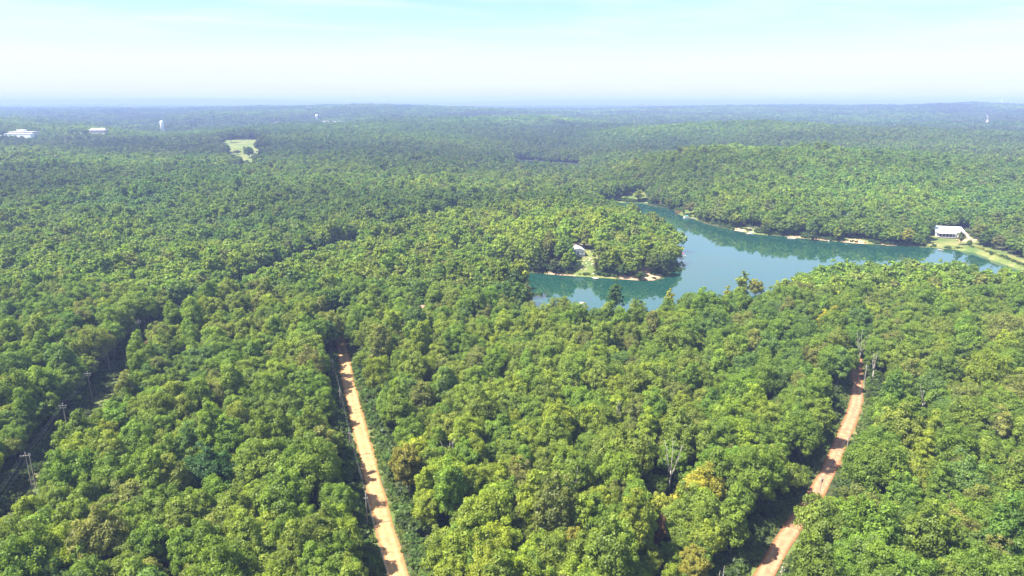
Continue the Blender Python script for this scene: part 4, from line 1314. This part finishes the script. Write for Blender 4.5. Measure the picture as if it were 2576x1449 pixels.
PR = [W(1966, 1445, 10.5), W(2066, 1212, 10.5), W(2134, 1108, 10.5), W(2180, 925, 11.0)]
PR3 = [(x, y, hz1(x, y)) for x, y in PR]
lbl = ['pole top at the bottom edge beside the right road', 'pale pole standing over the sunlit patch of the right road', 'pole half hidden in leaves right of the right road', 'pole with a grey transformer at the top of the right road']
for i, p in enumerate(PR3):
    pole_proto(10.6, [(9.6, 1.6)], i in (1, 3))(p, .5, lbl[i], 'poles beside the right road')
wire([(x, y, z + 10.8) for x, y, z in PR3], .8, 'upper wire along the right dirt road', 'wires along the right road', .02)
wire([(x + .5, y, z + 9.8) for x, y, z in PR3], .8, 'lower wire along the right dirt road', 'wires along the right road', .02)

# ------------------------------------------------------------------ buildings
def gable_roof(mb, w, d, z, rise, over=.4, th=.18):
    """ridge along local Y"""
    hw, hd = w / 2 + over, d / 2 + over
    drop = rise * over / (w / 2)
    for s in (-1, 1):
        mb.add([(s * hw, -hd, z - drop), (s * hw, hd, z - drop), (0, hd, z + rise), (0, -hd, z + rise),
                (s * hw, -hd, z - drop + th), (s * hw, hd, z - drop + th), (0, hd, z + rise + th), (0, -hd, z + rise + th)],
               [(0, 1, 2, 3), (7, 6, 5, 4), (0, 4, 5, 1), (1, 5, 6, 2), (2, 6, 7, 3), (3, 7, 4, 0)])
    return mb
def gable_walls(mb, w, d, z0, z1, rise):
    hw, hd = w / 2, d / 2
    mb.add([(-hw, -hd, z0), (hw, -hd, z0), (hw, -hd, z1), (0, -hd, z1 + rise), (-hw, -hd, z1),
            (-hw, hd, z0), (hw, hd, z0), (hw, hd, z1), (0, hd, z1 + rise), (-hw, hd, z1)],
           [(0, 1, 2, 3, 4), (9, 8, 7, 6, 5), (1, 6, 7, 2), (0, 4, 9, 5), (0, 5, 6, 1)])
    return mb
def win(e, x, y, z, w, h, fm=WHITEP):
    f = MB()
    f.box(x - w / 2, y, z, .08, .1, h + .16); f.box(x + w / 2, y, z, .08, .1, h + .16); f.box(x, y, z + h / 2 + .04, w - .08, .1, .08); f.box(x, y, z - h / 2 - .04, w - .08, .1, .08)
    f.box(x, y, z, .05, .08, h)
    o = f.build('window', fm, e)
    MB().box(x, y + .03, z, w - .06, .04, h).build('pane', GLASS, o)

# the white lake house
hx, hy = HOUSE; hz = hz1(hx, hy)
e = empty('lake_house', (hx, hy, hz), math.radians(6))
gable_walls(MB(), 8.2, 13, 2.0, 5.0, 1.7).build('wall', WHITEP, e)
e.children[0].location = (0, 6.5, 0)
b = MB().box(0, 6.55, .75, 8.0, 12.8, 2.5).build('foundation', GREYWALL, e)
rf = gable_roof(MB(), 8.2, 13, 5.0, 1.7).build('roof', GREYROOF, e); rf.location = (0, 6.5, 0)
wing = empty('tmp', (0, 0, 0)); bpy.data.objects.remove(wing)
w2 = MB().box(-5.6, 9.5, 2.6, 3.2, 7, 5.2).build('side_wing', WHITEP, e)
r2 = MB().box(-5.7, 9.5, 5.3, 3.9, 7.8, .2).build('wing_roof', GREYROOF, e)
for x_ in (-2.9, 1.1, 2.6): win(e, x_, -.05, 3.7, 1.1, 1.0)
dr_ = MB().box(-1.0, -.04, 3.2, 1.0, .08, 2.1).build('door', GLASS, e)
dk = MB().box(-1.8, -1.4, 2.02, 4.2, 2.7, .16)
dk.box(-1.8, -2.72, 3.0, 4.2, .06, .08); dk.box(-1.8, -2.72, 2.6, 4.2, .05, .06)
for x_ in (-3.85, -2.8, -1.8, -.8, .25): dk.box(x_, -2.7, 2.55, .07, .07, .95)
for x_ in (-3.8, .2): dk.box(x_, -2.6, .7, .16, .16, 2.6)
dk.build('deck', DECKW, e)
MB().box(3.2, -.06, 1.5, 1.6, .06, .7).build('vent', GREYROOF, e)
tag(e, 'white gabled lake house with raised deck above the lawn', 'house')

# the long white roofed hall
wx, wy = W(2378, 588, 2.0); wz = hz1(wx, wy)
e = empty('lakeside_hall', (wx, wy, wz), math.radians(-17))
hw_, hd_ = 11.2, 14.0
mb = MB(); 
pts_ = [(-hw_, -hd_), (hw_, -hd_), (hw_, hd_), (-hw_, hd_)]
mb.add([(-hw_, -hd_, -.5), (hw_, -hd_, -.5), (hw_, hd_, -.5), (-hw_, hd_, -.5), (-hw_, -hd_, 4.0), (hw_, -hd_, 4.0), (hw_, hd_, 4.0), (-hw_, hd_, 4.0), (-hw_, 0, 6.6), (hw_, 0, 6.6)],
       [(0, 1, 5, 4), (2, 3, 7, 6), (1, 2, 6, 9, 5), (3, 0, 4, 8, 7)])
mb.build('wall', WHITEP, e)
rb = MB()
for s in (-1, 1):
    y_e, z_e = s * (hd_ + .7), 4.0 - .15
    rb.add([(-hw_ - .6, y_e, z_e), (hw_ + .6, y_e, z_e), (hw_ + .6, 0, 6.7), (-hw_ - .6, 0, 6.7), (-hw_ - .6, y_e, z_e + .2), (hw_ + .6, y_e, z_e + .2), (hw_ + .6, 0, 6.9), (-hw_ - .6, 0, 6.9)],
           [(3, 2, 1, 0), (4, 5, 6, 7), (0, 1, 5, 4), (1, 2, 6, 5), (2, 3, 7, 6), (3, 0, 4, 7)])
rb.build('roof', WHITEROOF, e)
# open front section with a lower roof on posts
MB().box(-3.6, -16.9, 3.55, 14.4, 5.6, .2).build('porch_roof', WHITEROOF, e)
MB().box(-3.6, -14.3, 1.4, 13.8, .3, 3.4).build('porch_wall', SHADEWALL, e)
for k in range(6): MB().box(-10.4 + k * 2.72, -19.4, 1.5, .22, .22, 3.9).build('post', GREYWALL, e)
MB().box(-3.6, -16.9, -.1, 14.2, 5.4, .35).build('porch_floor', GREYWALL, e)
for x_ in (5.2, 7.4, 9.6): win(e, x_, -hd_ - .05, 2.2, 1.3, 1.1, GREYWALL)
MB().box(11.24, -4, 1.7, .08, 3.2, 3.4).build('door', GREYROOF, e)
tag(e, 'long hall with a glaring white metal roof beside the lake lawn', 'hall')

def cottage(name, xy, rz, w, d, h, rise, wm, rm, label, cat, zoff=0, windows=2, group=None):
    x, y = xy; z = hz1(x, y) + zoff
    e = empty(name, (x, y, z), rz)
    gable_walls(MB(), w, d, -.8 - zoff, h, rise).build('wall', wm, e)
    gable_roof(MB(), w, d, h, rise, .5).build('roof', rm, e)
    for k in range(windows):
        win(e, (k - (windows - 1) / 2) * w / (windows + .5), -d / 2 - .05, h * .55, min(1.2, w * .15), min(1.1, h * .3))
    if w > 5: MB().box(w * .42 - .3, -d / 2 - .04, 1.0, .9, .08, 2.0).build('door', GLASS, e)
    tag(e, label, cat, group)
    return e
cottage('cabin', CAB, math.radians(80), 8, 9, 4.4, 1.8, REDWALL, BLUEROOF, 'rust coloured cabin with a blue grey metal roof in the woods above the far shore', 'cabin', 2.5)
cottage('forest_house', HB, math.radians(55), 9, 12, 4.6, 2.2, WHITEP, BROWNROOF, 'house with a brown shingle roof half buried in the forest', 'house', 3)

# far buildings
def flat_block(mb, x, y, z, w, d, h, rz=0): return mb.box(x, y, z + h / 2 - 1, w, d, h + 2, rz)
sx_, sy_ = SCHOOL; sz_ = hz1(sx_, sy_)
e = empty('school_building', (sx_, sy_, 37.5))
MB().box(0, 0, 0, 58, 24, 17).build('wall', TANW, e)
MB().box(0, 0, 8.8, 60, 26, .6).build('roof', GREYROOF, e)
MB().box(-6, 4, 11, 16, 14, 4).build('upper_storey', WHITEP, e)
MB().box(-6, 4, 13.2, 17, 15, .4).build('upper_roof', WHITEROOF, e)
MB().box(8, -12.1, 6.0, 36, .3, 1.6).build('window_band', GLASS, e)
MB().box(4, -22, 0, 62, 14, 10).build('front_wing', WHITEP, e)
MB().box(4, -22, 5.2, 63, 15, .4).build('wing_roof', WHITEROOF, e)
tag(e, 'large low whitish building complex on the left edge skyline woods', 'building')
def far_building(u, v, d, w, dep, h, label, roof=WHITEROOF, wall=TANW, rz=0, lift=0.0, pitched=False, name='far_building', cat='building'):
    x = (u - 1288) / F * (d * CP + (CAMZ - 30) * SP); y = d
    z = CAMZ - d * math.tan(PITCH - math.atan((724.5 - v) / F)) - h
    e = empty(name, (x, y, z), rz)
    gh = hz1(x, y) - z
    MB().box(0, 0, (h + gh - 1) / 2, w, dep, h - gh + 1).build('wall', wall, e)
    if pitched:
        o = MB(); hw2, hd2 = w / 2 + 1, dep / 2 + 1
        o.add([(-hw2, -hd2, h), (hw2, -hd2, h), (hw2 - 4, 0, h + 5), (-hw2 + 4, 0, h + 5), (hw2, hd2, h), (-hw2, hd2, h)], [(0, 1, 2, 3), (4, 5, 3, 2), (1, 4, 2), (5, 0, 3), (0, 5, 4, 1)])
        o.build('roof', roof, e)
    else:
        MB().box(0, 0, h + .25, w + 1, dep + 1, .5).build('roof', roof, e)
    tag(e, label, cat)
    return e
far_building(250, 327, 1800, 38, 18, 10, 'pale pitched roof hall left of the white standpipe tower', GREYROOF, TANW, .1, pitched=True)
far_building(196, 334, 1790, 16, 8, 5, 'small white building left of the pale pitched roof hall')
far_building(4, 341, 1700, 10, 10, 8, 'small pale house at the very left edge')
far_building(690, 308, 2900, 26, 14, 9, 'low cream building in the woods left of the mushroom water tower')
far_building(1127, 295, 3000, 24, 12, 7, 'small white roofed building on the wooded plain, centre left')
far_building(1105, 297, 2950, 12, 10, 7, 'tiny white building left of the small white roofed one')
far_building(835, 305, 2700, 70, 14, 6, 'long low white sheds right of the mushroom water tower')
far_building(1034, 268, 6500, 60, 30, 14, 'bright white building beyond the left wooded hill')
far_building(1450, 275, 6200, 120, 40, 14, 'pale works building far off, left of centre horizon')
far_building(1655, 266, 7200, 90, 40, 15, 'pale industrial building, left of the far pair')
far_building(1690, 266, 7300, 60, 40, 13, 'pale industrial building, right of the far pair')
far_building(2502, 571, 690, 9, 6, 3.5, 'white shed roof among trees at the right edge')
far_building(2570, 597, 600, 7, 6, 3, 'small white roofed shed at the right edge beside the lane')

# water towers
def tower_at(u, v_top, d, H):
    x = (u - 1288) / F * (d * CP + (CAMZ - 50) * SP)
    z = CAMZ - d * math.tan(PITCH - math.atan((724.5 - v_top) / F)) - H
    return x, d, z
x, y, z = tower_at(407, 303.5, 2150, 34)
e = empty('standpipe_tower', (x, y, z))
MB().lathe([(5.4, -6), (5.4, 31), (5.2, 31.6)], 32).build('tank', WHITEP, e, True)
MB().lathe([(5.2, 31.6), (4.4, 33.0), (2.5, 33.8), (0.3, 34.0)], 32).build('cap', WHITEROOF, e, True)
MB().box(5.5, -.6, 14, .3, .5, 34).build('ladder', STEEL, e)
tag(e, 'tall white cylindrical standpipe water tower above the left woods', 'water tower')
x, y, z = tower_at(797, 288, 2900, 40)
e = empty('pedestal_water_tower', (x, y, z))
MB().lathe([(3.2, -10), (2.0, 3), (1.7, 28), (2.4, 30)], 20).build('stem', WHITEP, e, True)
MB().lathe([(2.4, 30), (5.6, 32), (6.2, 34.6)], 28).build('lower_bowl', WHITEP, e, True)
MB().lathe([(6.25, 34.6), (6.25, 36.2)], 28).build('red_band', REDWALL, e, True)
MB().lathe([(6.2, 36.2), (5.4, 38.6), (2.5, 40), (.3, 40.2)], 28).build('dome', WHITEROOF, e, True)
tag(e, 'distant pedestal water tower with a dark band on its bowl', 'water tower')
x, y, z = tower_at(1626, 261, 7000, 34)
e = empty('pedestal_water_tower', (x, y, z))
MB().lathe([(2.6, -6), (2.0, 28), (5, 31), (5, 32.5), (3, 34), (.3, 34.5)], 16).build('stem', WHITEP, e, True)
tag(e, 'faint white water tower on the far plain, centre right', 'water tower')
x, y, z = tower_at(2517, 252, 6500, 36)
e = empty('pedestal_water_tower', (x, y, z))
MB().lathe([(3, -20), (2.2, 26)], 16).build('stem', WHITEP, e, True)
MB().lathe([(2.2, 26), (8, 30), (8, 33), (4, 36), (.4, 36.4)], 20).build('bowl', WHITEROOF, e, True)
tag(e, 'faint white water tower on the horizon at the right', 'water tower')

# ------------------------------------------------------------------ docks, boats, stones
def dock(u, v, L, Wd, rz, label, group='docks round the lake', mat=DECKW):
    x, y = W(u, v, .5)
    e = empty('dock', (x, y, 0), rz)
    mb = MB(); n = int(L / .28)
    for k in range(n): mb.box(0, -L / 2 + (k + .5) * L / n, .52, Wd, L / n * .86, .06)
    mb.build('deck_boards', mat, e)
    mb = MB().box(-Wd / 2 + .1, 0, .40, .1, L, .16).box(Wd / 2 - .1, 0, .40, .1, L, .16); mb.build('frame', mat, e)
    for sx in (-1, 1):
        for yy in (-.45, 0, .45):
            MB().tube([(sx * (Wd / 2 - .12), yy * L, -1.6), (sx * (Wd / 2 - .12), yy * L, .95)], [.08, .08], 6).build('piling', mat, e)
    tag(e, label, 'dock', group)
def pontoon(u, v, rz, canopy, label, L=6.0):
    x, y = W(u, v, .4)
    e = empty('pontoon_boat', (x, y, 0), rz)
    for s in (-1, 1):
        MB().tube([(-L / 2, s * .85, .12), (L / 2 - .8, s * .85, .12), (L / 2, s * .85, .3)], [.3, .3, .05], 10).build('pontoon', ALU, e, True)
    MB().box(0, 0, .5, L * .92, 2.3, .1).build('deck', WHITEP, e)
    rl = MB()
    for s in (-1, 1): rl.box(0, s * 1.1, .98, L * .86, .06, .06); rl.box(0, s * 1.1, .72, L * .86, .03, .32)
    for sx in (-1, 1): rl.box(sx * L * .43, 0, .98, .06, 2.2, .06)
    for sx in (-.43, -.15, .15, .43):
        for s in (-1, 1): rl.box(sx * L, s * 1.1, .75, .05, .05, .42)
    rl.build('railing', ALU, e)
    MB().box(-L * .3, 0, .8, 1.0, 1.9, .5).box(-L * .38, 0, 1.15, .2, 1.9, .4).build('seat', WHITEP, e)
    MB().box(L * .12, .5, .95, .6, .6, .8).build('console', WHITEP, e)
    if canopy:
        mb = MB()
        for s in (-1, 1):
            for sx in (-.28, .12): mb.tube([(sx * L, s * 1.0, .6), (sx * L + .2, s * 1.0, 2.35)], [.03, .03], 5)
        mb.build('canopy_frame', ALU, e)
        c = MB(); K = 8
        for k in range(K):
            a0, a1 = -1 + 2 * k / K, -1 + 2 * (k + 1) / K
            z0, z1 = 2.55 - .25 * a0 * a0, 2.55 - .25 * a1 * a1
            c.add([(-L * .32, a0 * 1.15, z0), (L * .22, a0 * 1.15, z0), (L * .22, a1 * 1.15, z1), (-L * .32, a1 * 1.15, z1),
                   (-L * .32, a0 * 1.15, z0 - .05), (L * .22, a0 * 1.15, z0 - .05), (L * .22, a1 * 1.15, z1 - .05), (-L * .32, a1 * 1.15, z1 - .05)], [(0, 1, 2, 3), (7, 6, 5, 4), (0, 4, 5, 1), (2, 6, 7, 3), (0, 3, 7, 4), (1, 5, 6, 2)])
        c.build('canopy', canopy, e)
    tag(e, label, 'pontoon boat')
dock(1498, 699, 4.6, 3.4, math.radians(25), 'square wooden dock at the edge of the lake house lawn')
dock(1699, 641, 7.0, 2.2, math.radians(80), 'dark wooden dock under the trees at the peninsula tip')
pontoon(1716, 643, math.radians(-8), REDC, 'white pontoon boat with a red canopy at the peninsula tip', 6.4)
pontoon(1727, 547, math.radians(5), TEAL, 'white pontoon boat with a teal top on the north shore', 6.5)
dock(1745, 549, 6, 2.0, math.radians(60), 'pale dock right of the teal topped boat')
dock(1884, 587, 4.5, 4.0, math.radians(10), 'square dock before the curved sand wall on the far shore')
pontoon(1893, 585, math.radians(-10), None, 'open white boat moored at the square far shore dock', 5.5)
dock(1991, 599, 7, 4.2, math.radians(70), 'grey dock in the shade of the far shore trees')
dock(2366, 628, 5, 2, math.radians(15), 'small pale dock at the hall lawn')

dock(1462, 762, 4.0, 2.5, math.radians(-30), 'pale dock corner peeping over the canopy at the near shore') 
def rowboat(u, v, rz, label, mat=WHITEP):
    x, y = W(u, v, .1); z0 = 0.0 if in_poly(np.array([x]), np.array([y]), LAKE)[0] else hz1(x, y)
    e = empty('rowing_boat', (x, y, z0), rz)
    mb = MB(); S = 9; prof = []
    for k in range(S):
        t = k / (S - 1); wv = .75 * math.sin(math.pi * min(1, .15 + t * .85)) ** .6 if t < 1 else .02
        xx_ = -2 + 4 * t
        prof.append([(xx_, -wv, .55 + .15 * t), (xx_, -wv * .7, .12), (xx_, 0, 0), (xx_, wv * .7, .12), (xx_, wv, .55 + .15 * t)])
    V = [p for r in prof for p in r]
    fs = []
    for k in range(S - 1):
        for j in range(4): a = k * 5 + j; fs.append((a, a + 1, a + 6, a + 5))
    mb.add(V, fs + [(0, 1, 2, 3, 4)]); mb.build('hull', mat, e)
    for xx_ in (-1, .5): MB().box(xx_, 0, .4, .25, 1.2, .05).build('seat', DECKW, e)
    tag(e, label, 'boat')
rowboat(2085, 606, 1.1, 'white rowing boat drawn up on the sandy far shore')
rowboat(1498, 693, .4, 'small white boat on the grass above the lawn dock')
rowboat(1625, 512, .2, 'tiny white boat at the marshy top end of the lake')

# stones on the lawn
rs = random.Random(4)
STM = []
for k in range(4):
    mb = MB(); r5 = random.Random(40 + k); n = 9; V = []
    prof = [(.5, 0), (1.0, .12), (.95, .45), (.6, .68), (.12, .72)]
    for rr_, zz_ in prof:
        for j in range(n):
            a = 6.283 * j / n; q = rr_ * r5.uniform(.75, 1.15); V.append((q * math.cos(a), q * math.sin(a) * .7, zz_ * r5.uniform(.85, 1.1)))
    fs = []
    for i in range(4):
        for j in range(n): fs.append((i * n + j, i * n + (j + 1) % n, (i + 1) * n + (j + 1) % n, (i + 1) * n + j))
    fs.append(tuple((4) * n + j for j in range(n)))
    STM.append(mb.add(V, fs).mesh('stone', STONE))
stones = [(1471, 661), (1476, 664), (1481, 662), (1483, 667), (1470, 667), (1475, 671), (1489, 669), (1479, 674), (1470, 676), (1462, 676), (1466, 672), (1486, 664), (1490, 673), (1464, 680), (1474, 680)]
swhere = ['nearest the house corner', 'second below the house corner', 'upper right of the group', 'pale, middle right', 'flat, left of the middle', 'in the middle of the group', 'at the right end', 'lower middle', 'lower left', 'leftmost', 'left of centre',
          'top right by the slim tree', 'lower right under the slim tree', 'lowest on the left', 'lowest, nearest the water']
for k, (u, v) in enumerate(stones):
    x, y = W(u, v, 2); o = obj('lawn_stone', STM[k % 4]); o.location = (x, y, hz1(x, y) - .08); s = rs.uniform(.7, 1.5); o.scale = (s, s, s * .8); o.rotation_euler.z = rs.uniform(0, 6)
    tag(o, 'pale limestone boulder on the lake house lawn, ' + swhere[k], 'boulder', 'boulders on the lake house lawn')
for k, (u, v) in enumerate([(2140, 597), (2146, 598), (2152, 599), (2158, 600), (2134, 594)]):
    x, y = W(u, v, 1.5); o = obj('shore_stone', STM[(k + 1) % 4]); o.location = (x, y, hz1(x, y) - .05); s = rs.uniform(.9, 1.5); o.scale = (s, s, s * .7); o.rotation_euler.z = k
    tag(o, 'pale boulder in a row on the sandy far shore, ' + ['leftmost of the low four', 'second of the low four', 'third of the low four', 'rightmost of the low four', 'set back upper left'][k], 'boulder', 'boulders on the sandy far shore')
# curved sand wall and tarps
x, y = W(1892, 578, 1); e_ = MB()
ar = [(3.6 * math.cos(a), 2.6 * math.sin(a), 0) for a in np.linspace(1.2, 4.6, 16)]
for a, b in zip(ar[:-1], ar[1:]):
    mx_, my_ = (a[0] + b[0]) / 2, (a[1] + b[1]) / 2; e_.box(mx_, my_, .35, math.hypot(b[0] - a[0], b[1] - a[1]) + .02, .5, 1.1, math.atan2(b[1] - a[1], b[0] - a[0]))
o = e_.build('curved_wall', STONE); o.location = (x, y, hz1(x, y)); tag(o, 'curved pale stone wall on the far shore above the square dock', 'wall')
o = MB(); x, y = W(1711, 534, 1)
o.box(0, 0, .5, 11, .4, 1.6).box(0, .03, 1.35, 11.2, .5, .12); o = o.build('retaining_wall', REDWALL); o.location = (x, y, hz1(x, y)); o.rotation_euler.z = .1
tag(o, 'low reddish brown retaining wall beside the north shore lawn', 'wall')
def tarp(u, v, z, sx, sy, h, mat, label):
    x, y = W(u, v, z); r6 = random.Random(int(u)); K = 7; V = []; fs = []
    for i in range(K):
        for j in range(K):
            a, b = i / (K - 1) * 2 - 1, j / (K - 1) * 2 - 1
            V.append((a * sx / 2, b * sy / 2, h * (1 - max(abs(a), abs(b)) ** 3) + r6.uniform(-.05, .05)))
    for i in range(K - 1):
        for j in range(K - 1): q = i * K + j; fs.append((q, q + K, q + K + 1, q + 1))
    o = MB().add(V, fs).build('tarpaulin', mat, smooth=True); o.location = (x, y, hz1(x, y) + .05); tag(o, label, 'tarpaulin')
tarp(1648, 514, 1, 6, 4, 2.2, BLUEC, 'blue tarpaulin cover by the gravel beach of the north shore')
tarp(1336, 627, 5, 5, 4, 1.8, CYANT, 'pale blue tarpaulin between the trees left of the lake house')
def car(u, v, z, rz, mat, label):
    x, y = W(u, v, z)
    e = empty('parked_car', (x, y, hz1(x, y)), rz)
    b = MB()
    prof = [(-2.2, .35), (-2.25, .8), (-2.0, .95), (-1.3, 1.0), (1.2, .98), (2.1, .85), (2.25, .6), (2.2, .35)]
    for s in (-1, 1): pass
    V = [(px_, -.88, pz) for px_, pz in prof] + [(px_, .88, pz) for px_, pz in prof]; n = len(prof)
    b.add(V, [tuple(range(n)), tuple(range(2 * n - 1, n - 1, -1))] + [(i, i + n, (i + 1) % n + n, (i + 1) % n) for i in range(n)])
    b.build('body', mat, e)
    c = MB(); cp = [(-1.6, .99), (-1.1, 1.45), (.3, 1.47), (1.1, .99)]
    V = [(px_, -.78 + (.1 if pz > 1.2 else 0), pz) for px_, pz in cp] + [(px_, .78 - (.1 if pz > 1.2 else 0), pz) for px_, pz in cp]
    c.add(V, [(0, 1, 2, 3), (7, 6, 5, 4)] + [(i, i + 4, (i + 1) % 4 + 4, (i + 1) % 4) for i in range(4)])
    c.build('cabin', GLASS, e)
    for sx in (-1.4, 1.4):
        for s in (-1, 1): MB().tube([(sx, s * .75, .33), (sx, s * .93, .33)], [.33, .33], 12).build('wheel', WIREM, e)
    tag(e, label, 'car')
car(1085, 775, 6, .4, WHITEP, 'white car among the trees right of the brown roofed house')


# ------------------------------------------------------------------ air
haze = MB().box(0, 8000, 66, 36000, 21000, 172)
hm, t_, l_ = new_mat('haze_air')
ho = N(t_, 'ShaderNodeOutputMaterial')
pv_ = N(t_, 'ShaderNodeVolumePrincipled')
pv_.inputs['Color'].default_value = (0.38, 0.49, 0.90, 1)
pv_.inputs['Density'].default_value = 1.65e-4
pv_.inputs['Anisotropy'].default_value = 0.0
l_(pv_.outputs['Volume'], ho.inputs['Volume'])
ho_ = haze.build('haze', hm)
tag(ho_, 'thin blue summer haze over the whole landscape', 'haze', kind='stuff')
